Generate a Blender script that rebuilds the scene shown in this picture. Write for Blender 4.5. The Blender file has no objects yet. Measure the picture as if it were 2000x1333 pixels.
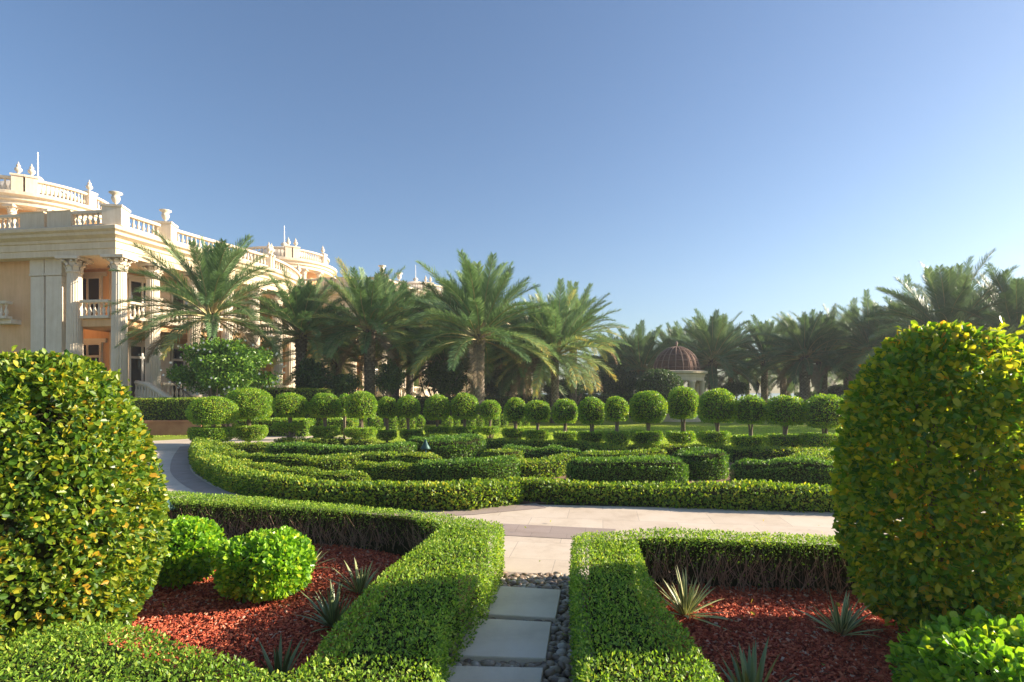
import bpy, math
import numpy as np
from mathutils import Vector

# ------------------------------------------------------------------ camera
F, HZ, CX, HC = 1100.0, 768.0, 1000.0, 1.6      # focal (px of the 2000 px photo), horizon row, centre column, eye height
sc = bpy.context.scene
cam_d = bpy.data.cameras.new('camera'); cam = bpy.data.objects.new('camera', cam_d)
sc.collection.objects.link(cam); sc.camera = cam
cam.location = (0, 0, HC); cam.rotation_euler = (math.pi/2, 0, 0)
cam_d.sensor_width = 36.0; cam_d.lens = 36.0*F/2000.0
cam_d.shift_y = (HZ-666.5)/2000.0
cam_d.clip_start = 0.05; cam_d.clip_end = 6000

# ------------------------------------------------------------------ light
SUN_AZ, SUN_EL = math.radians(9), math.radians(20)     # azimuth measured from +X towards +Y
s = Vector((math.cos(SUN_EL)*math.cos(SUN_AZ), math.cos(SUN_EL)*math.sin(SUN_AZ), math.sin(SUN_EL)))
w = bpy.data.worlds.new('World'); sc.world = w; w.use_nodes = True
nt = w.node_tree; nt.nodes.clear()
sky = nt.nodes.new('ShaderNodeTexSky'); sky.sky_type = 'NISHITA'; sky.sun_disc = False
sky.sun_elevation = SUN_EL; sky.sun_rotation = math.pi/2-SUN_AZ
sky.air_density = 1.1; sky.dust_density = 0.9; sky.ozone_density = 2.6; sky.altitude = 0
bg = nt.nodes.new('ShaderNodeBackground'); bg.inputs[1].default_value = 0.072
wo = nt.nodes.new('ShaderNodeOutputWorld')
tn = nt.nodes.new('ShaderNodeMix'); tn.data_type = 'RGBA'; tn.blend_type = 'MULTIPLY'; tn.inputs[0].default_value = 1
tn.inputs[7].default_value = (.86, .90, .985, 1); nt.links.new(sky.outputs[0], tn.inputs[6]); nt.links.new(tn.outputs[2], bg.inputs[0]); nt.links.new(bg.outputs[0], wo.inputs[0])
sl = bpy.data.lights.new('sun', 'SUN'); sl.energy = 5.0; sl.angle = math.radians(0.6); sl.color = (1.0, 0.86, 0.68)
so = bpy.data.objects.new('sun', sl); sc.collection.objects.link(so)
so.rotation_euler = s.to_track_quat('Z', 'Y').to_euler(); so.location = (30, 10, 30)
sc.view_settings.view_transform = 'Standard'; sc.view_settings.look = 'None'
sc.view_settings.exposure = 1.38; sc.view_settings.gamma = 1.0
sc.cycles.max_bounces = 6; sc.cycles.diffuse_bounces = 3; sc.cycles.glossy_bounces = 2
sc.cycles.transmission_bounces = 3; sc.cycles.transparent_max_bounces = 4

# ------------------------------------------------------------------ helpers
def G(px, py, z=0.0):
    "pixel of the photograph -> point on the horizontal plane z"
    Y = F*(HC-z)/(py-HZ); return (CX and (px-CX)/F*Y, Y, z)
def A(px, py, Y):
    return ((px-CX)/F*Y, Y, HC+(HZ-py)/F*Y)

class M:
    "collects geometry; build() links it as ONE mesh object"
    def __init__(s): s.V = []; s.F = []; s.n = 0
    def add(s, V, Fs, mi=0, rnd=None, smooth=False):
        V = np.asarray(V, float).reshape(-1, 3)
        if not isinstance(Fs, list): Fs = [Fs]
        for f in Fs:
            f = np.asarray(f, int)
            if f.ndim == 1: f = f.reshape(1, -1)
            if len(f) == 0: continue
            r = np.zeros(len(f)) if rnd is None else (np.full(len(f), rnd) if np.isscalar(rnd) else rnd)
            s.F.append((f+s.n, mi, r, smooth))
        s.V.append(V); s.n += len(V); return s
    def build(s, name, mats, parent=None, loc=(0, 0, 0)):
        me = bpy.data.meshes.new(name)
        V = np.concatenate(s.V)-np.array(loc)
        me.vertices.add(len(V)); me.vertices.foreach_set('co', V.ravel())
        L = np.concatenate([f.ravel() for f, _, _, _ in s.F])
        tot = np.concatenate([np.full(len(f), f.shape[1]) for f, _, _, _ in s.F])
        st = np.concatenate([[0], np.cumsum(tot)[:-1]])
        me.loops.add(len(L)); me.loops.foreach_set('vertex_index', L)
        me.polygons.add(len(tot)); me.polygons.foreach_set('loop_start', st)
        me.polygons.foreach_set('material_index', np.concatenate([np.full(len(f), m) for f, m, _, _ in s.F]))
        me.polygons.foreach_set('use_smooth', np.concatenate([np.full(len(f), sm) for f, _, _, sm in s.F]))
        me.update(calc_edges=True)
        a = me.attributes.new('rnd', 'FLOAT', 'FACE'); a.data.foreach_set('value', np.concatenate([r for _, _, r, _ in s.F]))
        for m in (mats if isinstance(mats, list) else [mats]): me.materials.append(m)
        o = bpy.data.objects.new(name, me); sc.collection.objects.link(o)
        if parent is not None:
            o.parent = parent
            pl = parent.location; o.location = Vector(loc)-pl if parent.parent is None else Vector(loc)-pl-parent.parent.location
            if tuple(loc) == (0, 0, 0):      # geometry given in world space
                off = Vector((0, 0, 0)); p = parent
                while p: off += p.location; p = p.parent
                o.location = -off
        else: o.location = loc
        return o
def thing(name, label, cat, loc, group=None):
    o = bpy.data.objects.new(name, None); sc.collection.objects.link(o); o.location = loc
    o.empty_display_size = 0.2
    tag(o, label, cat, group); return o
def tag(o, label=None, cat=None, group=None, kind=None):
    if label: o['label'] = label
    if cat: o['category'] = cat
    if group: o['group'] = group
    if kind: o['kind'] = kind
    return o
def copy_tree(o, off, parent=None):
    c = o.copy(); sc.collection.objects.link(c)
    if parent is None: c.location = o.location+Vector(off)
    else: c.parent = parent
    for ch in list(o.children): copy_tree(ch, off, c)
    return c

# ---- primitives: each returns (V, [faces])
def p_box(c, sz, rz=0.0):
    c = np.array(c); h = np.array(sz)/2
    v = np.array([[x, y, z] for x in (-1, 1) for y in (-1, 1) for z in (-1, 1)])*h
    cs, sn = math.cos(rz), math.sin(rz)
    v = np.stack([v[:, 0]*cs-v[:, 1]*sn, v[:, 0]*sn+v[:, 1]*cs, v[:, 2]], 1)+c
    return v, [np.array([[0, 1, 3, 2], [4, 6, 7, 5], [0, 4, 5, 1], [2, 3, 7, 6], [0, 2, 6, 4], [1, 5, 7, 3]])]
def grid_faces(n, m, wrap):
    i = np.arange(n-1)[:, None]; j = np.arange(m if wrap else m-1)[None, :]; j2 = (j+1) % m
    return np.stack([i*m+j, i*m+j2, (i+1)*m+j2, (i+1)*m+j], -1).reshape(-1, 4)
def p_tube(P, R, k=6):
    P = np.array(P, float); n = len(P); R = np.atleast_1d(np.array(R, float)); R = np.interp(np.linspace(0, 1, n), np.linspace(0, 1, len(R)), R) if len(R) > 1 else np.full(n, R[0])
    T = np.gradient(P, axis=0); T /= np.linalg.norm(T, axis=1)[:, None]+1e-9
    up = np.array([0, 0, 1.0]) if abs(T[0, 2]) < 0.9 else np.array([1.0, 0, 0])
    U = np.cross(T, up); U /= np.linalg.norm(U, axis=1)[:, None]+1e-9; W = np.cross(T, U)
    a = np.linspace(0, 2*math.pi, k, endpoint=False)
    V = P[:, None]+R[:, None, None]*(U[:, None]*np.cos(a)[None, :, None]+W[:, None]*np.sin(a)[None, :, None])
    return V.reshape(-1, 3), [grid_faces(n, k, True), np.arange(k)[::-1].reshape(1, -1), (np.arange(k)+(n-1)*k).reshape(1, -1)]
def p_lathe(prof, c, k=16, flute=0.0, nf=20):
    prof = np.array(prof, float); a = np.linspace(0, 2*math.pi, k, endpoint=False)
    m = 1-flute*(0.5+0.5*np.cos(a*nf))
    V = np.stack([c[0]+prof[:, 0:1]*np.cos(a)*m, c[1]+prof[:, 0:1]*np.sin(a)*m, c[2]+np.repeat(prof[:, 1:2], k, 1)], -1)
    return V.reshape(-1, 3), [grid_faces(len(prof), k, True), np.arange(k)[::-1].reshape(1, -1), (np.arange(k)+(len(prof)-1)*k).reshape(1, -1)]
def offset_line(P, d, closed=False):
    P = np.array(P, float)[:, :2]; n = len(P); out = []
    for i in range(n):
        a = P[i-1] if (i > 0 or closed) else None; b = P[(i+1) % n] if (i < n-1 or closed) else None
        ns = []
        if a is not None: t = P[i]-a; ns.append(np.array([-t[1], t[0]])/(np.hypot(*t)+1e-9))
        if b is not None: t = b-P[i]; ns.append(np.array([-t[1], t[0]])/(np.hypot(*t)+1e-9))
        m = sum(ns); m /= np.hypot(*m)+1e-9; k = 1/max(0.35, float(m@ns[0])); out.append(P[i]+m*d*k)
    return np.array(out)
def p_sweep(prof, P, closed=False):
    "profile = [(offset to the RIGHT of the walking direction, z)]"
    rows = [np.c_[offset_line(P, -o, closed), np.full(len(P), z)] for o, z in prof]
    V = np.stack(rows, 1); n = len(P); m = len(prof)          # n x m
    if closed: V = np.concatenate([V, V[:1]], 0); n += 1
    fs = [grid_faces(n, m, True)]
    if not closed: fs += [np.arange(m).reshape(1, -1), (np.arange(m)[::-1]+(n-1)*m).reshape(1, -1)]
    return V.reshape(-1, 3), fs
def p_prism(P, z0, z1):
    P = np.array(P, float)[:, :2]; n = len(P)
    area = 0.5*np.sum(P[:, 0]*np.roll(P[:, 1], -1)-np.roll(P[:, 0], -1)*P[:, 1])
    if area < 0: P = P[::-1]
    V = np.concatenate([np.c_[P, np.full(n, z0)], np.c_[P, np.full(n, z1)]])
    i = np.arange(n); j = (i+1) % n
    return V, [np.stack([i, j, j+n, i+n], 1), (i+n).reshape(1, -1), i[::-1].reshape(1, -1)]
def smooth_line(P, it=2):
    P = np.array(P, float)
    for _ in range(it):
        Q = [P[0]]
        for a, b in zip(P[:-1], P[1:]): Q += [a*.75+b*.25, a*.25+b*.75]
        Q.append(P[-1]); P = np.array(Q)
    return P

# ------------------------------------------------------------------ materials
def new_mat(name):
    m = bpy.data.materials.new(name); m.use_nodes = True; n = m.node_tree; n.nodes.clear()
    out = n.nodes.new('ShaderNodeOutputMaterial'); return m, n, out
def ramp(n, stops, interp='LINEAR'):
    r = n.nodes.new('ShaderNodeValToRGB'); e = r.color_ramp; e.interpolation = interp
    while len(e.elements) < len(stops): e.elements.new(0.5)
    for el, (p, c) in zip(e.elements, stops): el.position = p; el.color = (*c, 1)
    return r
def noise(n, scale, detail=3, rough=.6, vec=None):
    t = n.nodes.new('ShaderNodeTexNoise'); t.inputs['Scale'].default_value = scale
    t.inputs['Detail'].default_value = detail; t.inputs['Roughness'].default_value = rough
    if vec: n.links.new(vec, t.inputs['Vector'])
    return t
def mixc(n, a, b, fac, mode='MIX'):
    x = n.nodes.new('ShaderNodeMix'); x.data_type = 'RGBA'; x.blend_type = mode
    for sk, v in ((x.inputs[6], a), (x.inputs[7], b)):
        if isinstance(v, tuple): sk.default_value = (*v, 1)
        else: n.links.new(v, sk)
    if isinstance(fac, float): x.inputs[0].default_value = fac
    else: n.links.new(fac, x.inputs[0])
    return x.outputs[2]
GAIN = 1.7
def leaf_mat(name, stops, rough=.45, transl=.35, patch=1.5, patch_amt=.35, tint=(1.0, 1.0, .35)):
    m, n, out = new_mat(name)
    at = n.nodes.new('ShaderNodeAttribute'); at.attribute_name = 'rnd'
    geo = n.nodes.new('ShaderNodeNewGeometry')
    ns = noise(n, patch, 2, .5, geo.outputs['Position'])
    ma = n.nodes.new('ShaderNodeMath'); ma.operation = 'MULTIPLY_ADD'
    n.links.new(ns.outputs[0], ma.inputs[0]); ma.inputs[1].default_value = patch_amt*2; ma.inputs[2].default_value = -patch_amt
    ad = n.nodes.new('ShaderNodeMath'); ad.operation = 'ADD'; ad.use_clamp = True
    n.links.new(at.outputs['Fac'], ad.inputs[0]); n.links.new(ma.outputs[0], ad.inputs[1])
    r = ramp(n, [(p, tuple(min(.8, x*GAIN) for x in c)) for p, c in stops]); n.links.new(ad.outputs[0], r.inputs[0])
    bs = n.nodes.new('ShaderNodeBsdfPrincipled'); bs.inputs['Roughness'].default_value = rough
    bs.inputs['Specular IOR Level'].default_value = .4
    n.links.new(r.outputs[0], bs.inputs['Base Color'])
    tr = n.nodes.new('ShaderNodeBsdfTranslucent')
    hot = mixc(n, r.outputs[0], tint, .9, 'MULTIPLY')
    sc2 = n.nodes.new('ShaderNodeVectorMath'); sc2.operation = 'SCALE'; sc2.inputs['Scale'].default_value = 1.7
    n.links.new(hot, sc2.inputs[0]); n.links.new(sc2.outputs[0], tr.inputs[0])
    mx = n.nodes.new('ShaderNodeMixShader'); mx.inputs[0].default_value = transl
    n.links.new(bs.outputs[0], mx.inputs[1]); n.links.new(tr.outputs[0], mx.inputs[2])
    n.links.new(mx.outputs[0], out.inputs[0]); return m
def rough_mat(name, c1, c2, scale=4, rough=.8, bump=.0, bscale=60, c3=None, metal=0, spec=.3):
    m, n, out = new_mat(name); tc = n.nodes.new('ShaderNodeTexCoord')
    ns = noise(n, scale, 6, .65, tc.outputs['Object'])
    r = ramp(n, [(.35, c1), (.65, c2)] if c3 is None else [(.3, c1), (.5, c2), (.7, c3)])
    n.links.new(ns.outputs[0], r.inputs[0])
    bs = n.nodes.new('ShaderNodeBsdfPrincipled'); bs.inputs['Roughness'].default_value = rough; bs.inputs['Metallic'].default_value = metal
    bs.inputs['Specular IOR Level'].default_value = spec
    n.links.new(r.outputs[0], bs.inputs['Base Color'])
    if bump:
        b = n.nodes.new('ShaderNodeBump'); b.inputs['Strength'].default_value = bump; b.inputs['Distance'].default_value = .02
        n2 = noise(n, bscale, 4, .6, tc.outputs['Object']); n.links.new(n2.outputs[0], b.inputs['Height']); n.links.new(b.outputs[0], bs.inputs['Normal'])
    n.links.new(bs.outputs[0], out.inputs[0]); return m
def attr_mat(name, stops, rough=.6, spec=.4, nscale=30, namt=.3):
    m, n, out = new_mat(name); at = n.nodes.new('ShaderNodeAttribute'); at.attribute_name = 'rnd'
    r = ramp(n, stops); n.links.new(at.outputs['Fac'], r.inputs[0])
    tc = n.nodes.new('ShaderNodeTexCoord'); ns = noise(n, nscale, 4, .6, tc.outputs['Object'])
    r2 = ramp(n, [(.3, (1-namt,)*3), (.7, (1, 1, 1))]); n.links.new(ns.outputs[0], r2.inputs[0])
    c = mixc(n, r.outputs[0], r2.outputs[0], 1.0, 'MULTIPLY')
    bs = n.nodes.new('ShaderNodeBsdfPrincipled'); bs.inputs['Roughness'].default_value = rough; bs.inputs['Specular IOR Level'].default_value = spec
    n.links.new(c, bs.inputs['Base Color']); n.links.new(bs.outputs[0], out.inputs[0]); return m

L_BOX = leaf_mat('clipped_box_leaf', [(0, (.045, .09, .012)), (.4, (.105, .19, .02)), (.75, (.18, .275, .03)), (1, (.27, .30, .05))], .5, .35, 2.2, .22)
L_BIG = leaf_mat('ficus_leaf', [(0, (.015, .05, .008)), (.3, (.05, .10, .010)), (.62, (.11, .165, .014)), (.85, (.17, .20, .018)), (.95, (.27, .24, .02)), (1, (.34, .20, .02))], .38, .34, 3.5, .20)
L_OLIVE = leaf_mat('olive_leaf', [(0, (.03, .08, .010)), (.3, (.07, .15, .012)), (.6, (.15, .20, .015)), (.85, (.25, .25, .02)), (.95, (.36, .27, .02)), (1, (.42, .20, .02))], .3, .48, 3.0, .2)
L_BRIGHT = leaf_mat('young_leaf', [(0, (.04, .11, .010)), (.45, (.11, .23, .013)), (.85, (.20, .32, .02)), (1, (.34, .36, .03))], .33, .35, 4, .15)
L_HEDGE = leaf_mat('hedge_leaf', [(0, (.03, .075, .010)), (.4, (.085, .15, .014)), (.75, (.165, .23, .02)), (.93, (.24, .27, .025)), (1, (.30, .27, .03))], .5, .35, .9, .25)
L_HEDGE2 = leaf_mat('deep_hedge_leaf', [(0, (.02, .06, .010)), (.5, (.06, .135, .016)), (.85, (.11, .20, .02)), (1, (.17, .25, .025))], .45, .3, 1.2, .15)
L_BALL = leaf_mat('topiary_leaf', [(0, (.03, .085, .010)), (.4, (.09, .185, .012)), (.8, (.18, .28, .018)), (1, (.30, .31, .025))], .42, .32, 1.3, .22)
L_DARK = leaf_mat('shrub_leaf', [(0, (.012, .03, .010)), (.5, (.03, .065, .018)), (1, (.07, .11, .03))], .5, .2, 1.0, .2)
L_FRANG = leaf_mat('broad_leaf', [(0, (.03, .075, .012)), (.5, (.07, .15, .02)), (1, (.16, .24, .035))], .35, .3, 1.0, .2)
L_PALM = leaf_mat('palm_leaf', [(0, (.05, .085, .035)), (.45, (.09, .155, .065)), (.8, (.17, .235, .12)), (.93, (.28, .25, .07)), (1, (.42, .28, .06))], .36, .28, .4, .08, (1, 1, .6))
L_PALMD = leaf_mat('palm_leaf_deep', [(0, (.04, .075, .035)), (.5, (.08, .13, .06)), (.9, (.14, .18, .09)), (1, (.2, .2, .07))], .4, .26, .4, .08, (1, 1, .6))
L_AGAVE = attr_mat('variegated_leaf', [(0, (.13, .18, .06)), (.45, (.22, .28, .10)), (.55, (.52, .54, .20)), (1, (.68, .66, .28))], .4, .5, 20, .2)
M_TWIG = rough_mat('twig_bark', (.22, .14, .09), (.38, .26, .18), 30, .9)
M_CORE = rough_mat('shade_core', (.03, .035, .015), (.055, .05, .025), 40, 1.0, .8, 90, spec=.0)  # solid filler; its near-black colour stands for the shade deep inside foliage
M_BARK = rough_mat('topiary_bark', (.16, .12, .085), (.28, .21, .15), 25, .9)
M_PTRUNK = attr_mat('palm_trunk', [(0, (.15, .11, .08)), (.5, (.32, .26, .20)), (1, (.5, .43, .34))], .9, .2, 12, .5)
M_PETI = rough_mat('palm_stalk', (.34, .27, .12), (.50, .42, .20), 6, .6)
M_CHIP = attr_mat('red_mulch', [(0, (.28, .055, .035)), (.5, (.62, .12, .055)), (.9, (.78, .24, .12)), (1, (.70, .50, .36))], .85, .25, 40, .3)
M_PEB = attr_mat('river_pebble', [(0, (.11, .08, .055)), (.35, (.28, .20, .135)), (.65, (.42, .30, .19)), (.88, (.55, .45, .33)), (1, (.72, .64, .52))], .33, .5, 60, .35)
M_BED = rough_mat('mulch_soil', (.16, .035, .022), (.34, .07, .04), 40, 1, 1, 120)
M_SOIL = rough_mat('soil', (.07, .055, .045), (.13, .10, .08), 20, 1, .6, 80)
M_PGRAV = rough_mat('parterre_gravel', (.20, .12, .085), (.34, .21, .15), 30, 1, .8, 70)
M_SLAB = rough_mat('slab_stone', (.70, .57, .41), (.84, .70, .52), 2.2, .75, .25, 120, (.90, .77, .60))
M_CREAM = rough_mat('cream_stucco', (.70, .57, .39), (.77, .64, .46), 1.2, .85, .1, 40)
M_WHITE = rough_mat('white_stone', (.72, .62, .48), (.80, .70, .56), 2.0, .8)
M_PEACH = rough_mat('peach_stucco', (.76, .46, .23), (.84, .53, .28), .8, .9, .1, 40)
M_PWALL = rough_mat('planter_wall', (.30, .13, .075), (.42, .21, .12), 1.5, .9, .2, 30)
M_FRAME = rough_mat('window_frame', (.70, .68, .62), (.76, .74, .68), 3, .5)
M_DEAD = rough_mat('dead_frond', (.22, .15, .085), (.36, .27, .16), 6, .9)
M_RUST = rough_mat('rusty_lattice', (.085, .042, .028), (.17, .08, .05), 8, .8, .4, 20)
M_RIB = rough_mat('dome_rib', (.20, .13, .10), (.30, .20, .15), 8, .7)
M_TEAL = rough_mat('teal_metal', (.02, .06, .055), (.03, .08, .075), 8, .45, metal=.3)
M_BLACK = rough_mat('dark_metal', (.02, .02, .02), (.04, .04, .04), 8, .5)
M_PETAL = rough_mat('white_petal', (.8, .78, .66), (.88, .86, .76), 8, .6)
M_METAL = rough_mat('rod_metal', (.55, .55, .55), (.65, .65, .65), 5, .4, metal=.5)
def glass_mat():
    m, n, out = new_mat('window_glass'); b = n.nodes.new('ShaderNodeBsdfPrincipled')
    b.inputs['Base Color'].default_value = (.02, .028, .028, 1); b.inputs['Roughness'].default_value = .04
    b.inputs['Specular IOR Level'].default_value = .8
    n.links.new(b.outputs[0], out.inputs[0]); return m
M_GLASS = glass_mat()
def streak(m, lo=.90):
    n = m.node_tree; tc = n.nodes.new('ShaderNodeTexCoord'); mp = n.nodes.new('ShaderNodeMapping'); mp.inputs['Scale'].default_value = (3.0, 3.0, .25)
    n.links.new(tc.outputs['Object'], mp.inputs[0]); ns = noise(n, 2.0, 6, .7, mp.outputs[0]); r = ramp(n, [(.35, (lo, lo*.97, lo*.92)), (.6, (1, 1, 1))]); n.links.new(ns.outputs[0], r.inputs[0])
    b = [x for x in n.nodes if x.type == 'BSDF_PRINCIPLED'][0]; old = b.inputs['Base Color'].links[0].from_socket
    n.links.new(mixc(n, old, r.outputs[0], 1.0, 'MULTIPLY'), b.inputs['Base Color'])
for _m in (M_CREAM, M_WHITE, M_PEACH): streak(_m)
def paving_mat(name, c1, c2, c3, bw, rh, rot):
    m, n, out = new_mat(name); tc = n.nodes.new('ShaderNodeTexCoord')
    mp = n.nodes.new('ShaderNodeMapping'); mp.inputs['Rotation'].default_value[2] = rot; n.links.new(tc.outputs['Object'], mp.inputs[0])
    br = n.nodes.new('ShaderNodeTexBrick'); n.links.new(mp.outputs[0], br.inputs[0])
    br.inputs['Scale'].default_value = 1; br.inputs['Brick Width'].default_value = bw; br.inputs['Row Height'].default_value = rh
    br.inputs['Mortar Size'].default_value = .004; br.inputs['Mortar Smooth'].default_value = .3
    br.inputs['Color1'].default_value = (*c1, 1); br.inputs['Color2'].default_value = (*c2, 1); br.inputs['Mortar'].default_value = (*c3, 1)
    ns = noise(n, 1.8, 8, .75, tc.outputs['Object']); r = ramp(n, [(.3, (.74, .70, .64)), (.5, (.93, .91, .88)), (.7, (1, 1, 1))]); n.links.new(ns.outputs[0], r.inputs[0])
    c = mixc(n, br.outputs[0], r.outputs[0], 1.0, 'MULTIPLY')
    b = n.nodes.new('ShaderNodeBsdfPrincipled'); b.inputs['Roughness'].default_value = .7; n.links.new(c, b.inputs['Base Color'])
    n.links.new(b.outputs[0], out.inputs[0]); return m
M_PAVE = paving_mat('plaza_paving', (.64, .54, .43), (.72, .62, .50), (.45, .38, .31), .9, .6, .16)
M_BAND = paving_mat('paving_band', (.36, .29, .25), (.41, .33, .29), (.28, .23, .20), .4, .4, .16)
def lawn_mat():
    m, n, out = new_mat('lawn_grass'); tc = n.nodes.new('ShaderNodeTexCoord')
    a = noise(n, .35, 4, .6, tc.outputs['Object']); b2 = noise(n, 35, 4, .7, tc.outputs['Object'])
    r = ramp(n, [(.3, (.30, .42, .045)), (.7, (.42, .48, .07))]); n.links.new(a.outputs[0], r.inputs[0])
    r2 = ramp(n, [(.3, (.6, .6, .6)), (.7, (1, 1, 1))]); n.links.new(b2.outputs[0], r2.inputs[0])
    c = mixc(n, r.outputs[0], r2.outputs[0], 1.0, 'MULTIPLY')
    bp = n.nodes.new('ShaderNodeBump'); bp.inputs['Strength'].default_value = 1; bp.inputs['Distance'].default_value = .06; n.links.new(b2.outputs[0], bp.inputs['Height'])
    b = n.nodes.new('ShaderNodeBsdfPrincipled'); b.inputs['Roughness'].default_value = .9; b.inputs['Specular IOR Level'].default_value = .1
    n.links.new(c, b.inputs['Base Color']); n.links.new(bp.outputs[0], b.inputs['Normal']); n.links.new(b.outputs[0], out.inputs[0]); return m
M_LAWN = lawn_mat()
M_SEA = rough_mat('sea_water', (.10, .15, .18), (.14, .19, .22), .05, .15, .3, 1.5)
M_GROUND = rough_mat('ground_soil', (.13, .12, .07), (.19, .17, .10), .5, 1, .3, 6)

# ------------------------------------------------------------------ foliage
def unit(v): return v/(np.linalg.norm(v, axis=-1, keepdims=True)+1e-9)
def leaf_quads(m, P, N, size, rng, aspect=.55, out=.7, mi=0, rnd=None, big=False, jit=.7):
    n = len(P); d = unit(N*out+rng.normal(size=(n, 3))*.75)
    f = N+rng.normal(size=(n, 3))*jit; f = unit(f-d*np.sum(f*d, 1, keepdims=True)); wv = np.cross(d, f)
    L = (size*(.5+.8*rng.random(n)**1.2))[:, None]; W = L*aspect*(.8+.4*rng.random(n))[:, None]
    if rnd is None: rnd = rng.random(n)
    if big:     # six-point leaf folded along its midrib
        v = np.stack([P, P+d*L*.35+wv*W*.42+f*L*.06, P+d*L*.75+wv*W*.46+f*L*.05, P+d*L-f*L*.05,
                      P+d*L*.75-wv*W*.46+f*L*.05, P+d*L*.35-wv*W*.42+f*L*.06], 1).reshape(-1, 3)
        i = np.arange(n)[:, None]*6
        fa = np.concatenate([i+np.array([[0, 3, 2, 1]]), i+np.array([[0, 5, 4, 3]])]); rr = np.concatenate([rnd, rnd])
    else:
        v = np.stack([P, P+d*L*.5+wv*W*.5, P+d*L, P+d*L*.5-wv*W*.5], 1).reshape(-1, 3)
        fa = np.arange(n)[:, None]*4+np.arange(4)[None]; rr = rnd
    m.add(v, fa, mi, rr)
def wob(P, rng, amp, k):
    o = np.zeros(len(P))
    for _ in range(5):
        q = rng.normal(size=3)*k; o += np.sin(P@q+rng.random()*6.28)
    return o*amp/2.2
def blob(m, c, r, p, dens, leaf, rng, depth=.22, bump=.04, bk=4.0, aspect=.55, big=False, core=.8, mats=(0, 1), bot=None, mixr=None, out=.7, topc=None, taper=0.0, holes=0.0):
    "leaf-covered superellipsoid; r=(a,b,c); bot clips the underside at c.z-bot"
    a, b, cc = r; area = 4*math.pi*((a*b)**1.6/3+(a*cc)**1.6/3+(b*cc)**1.6/3)**(1/1.6)*(1.0 if p < 2.3 else 1.2)
    n = int(area*dens); D = unit(rng.normal(size=(n, 3))); R = np.array([a, b, cc])
    # warp directions so that flat ellipsoids are covered evenly
    D = unit(D*R)
    k = np.sum(np.abs(D/R)**p, 1)**(-1/p); S = D*k[:, None]
    if bot is not None:
        keep = S[:, 2] > -bot; low = ~keep; S[low, 2] = -bot-rng.random(low.sum())*.03
    N = unit(np.sign(S)*np.abs(S/R)**(p-1)/R)
    if topc is not None:
        hi = S[:, 2] > topc; S[hi, 2] = topc+rng.random(hi.sum())*.025; N[hi] = [0, 0, 1]
    bm = wob(S/max(R), rng, bump, bk)
    Sc = S*(1+bm)[:, None]; t = rng.random(n)**2.0*depth
    P = Sc*(1-t)[:, None]; P[:, :2] *= (1-taper*np.clip(P[:, 2:3]/cc, -.3, 1)); P = P+np.array(c)
    if holes:
        hv = wob(S/max(R), rng, 1.0, 9.0)+.5*wob(S/max(R), rng, 1.0, 20.0); kp = (hv > np.quantile(hv, holes)) | (t > depth*.45) & (rng.random(n) < .5)
        P, N = P[kp], N[kp]; n = len(P)
    rnd = rng.random(n)
    if mixr is not None: rnd = mixr(rnd, rng)
    leaf_quads(m, P, N, leaf, rng, aspect, out, mats[0], rnd, big)
    if core:
        u = np.linspace(0, 2*math.pi, 20, endpoint=False); v = np.linspace(-math.pi/2+.05, math.pi/2-.05, 12)
        Dd = np.stack([np.cos(v)[:, None]*np.cos(u), np.cos(v)[:, None]*np.sin(u), np.repeat(np.sin(v)[:, None], 20, 1)], -1).reshape(-1, 3)
        k2 = np.sum(np.abs(Dd/R)**p, 1)**(-1/p); S2 = Dd*k2[:, None]*core
        if bot is not None: S2[:, 2] = np.maximum(S2[:, 2], -bot*core)
        if topc is not None: S2[:, 2] = np.minimum(S2[:, 2], topc*core)
        S2[:, :2] *= (1-taper*np.clip(S2[:, 2:3]/cc, -.3, 1))
        m.add(S2+np.array(c), [grid_faces(12, 20, True)], mats[1], smooth=True)

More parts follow.
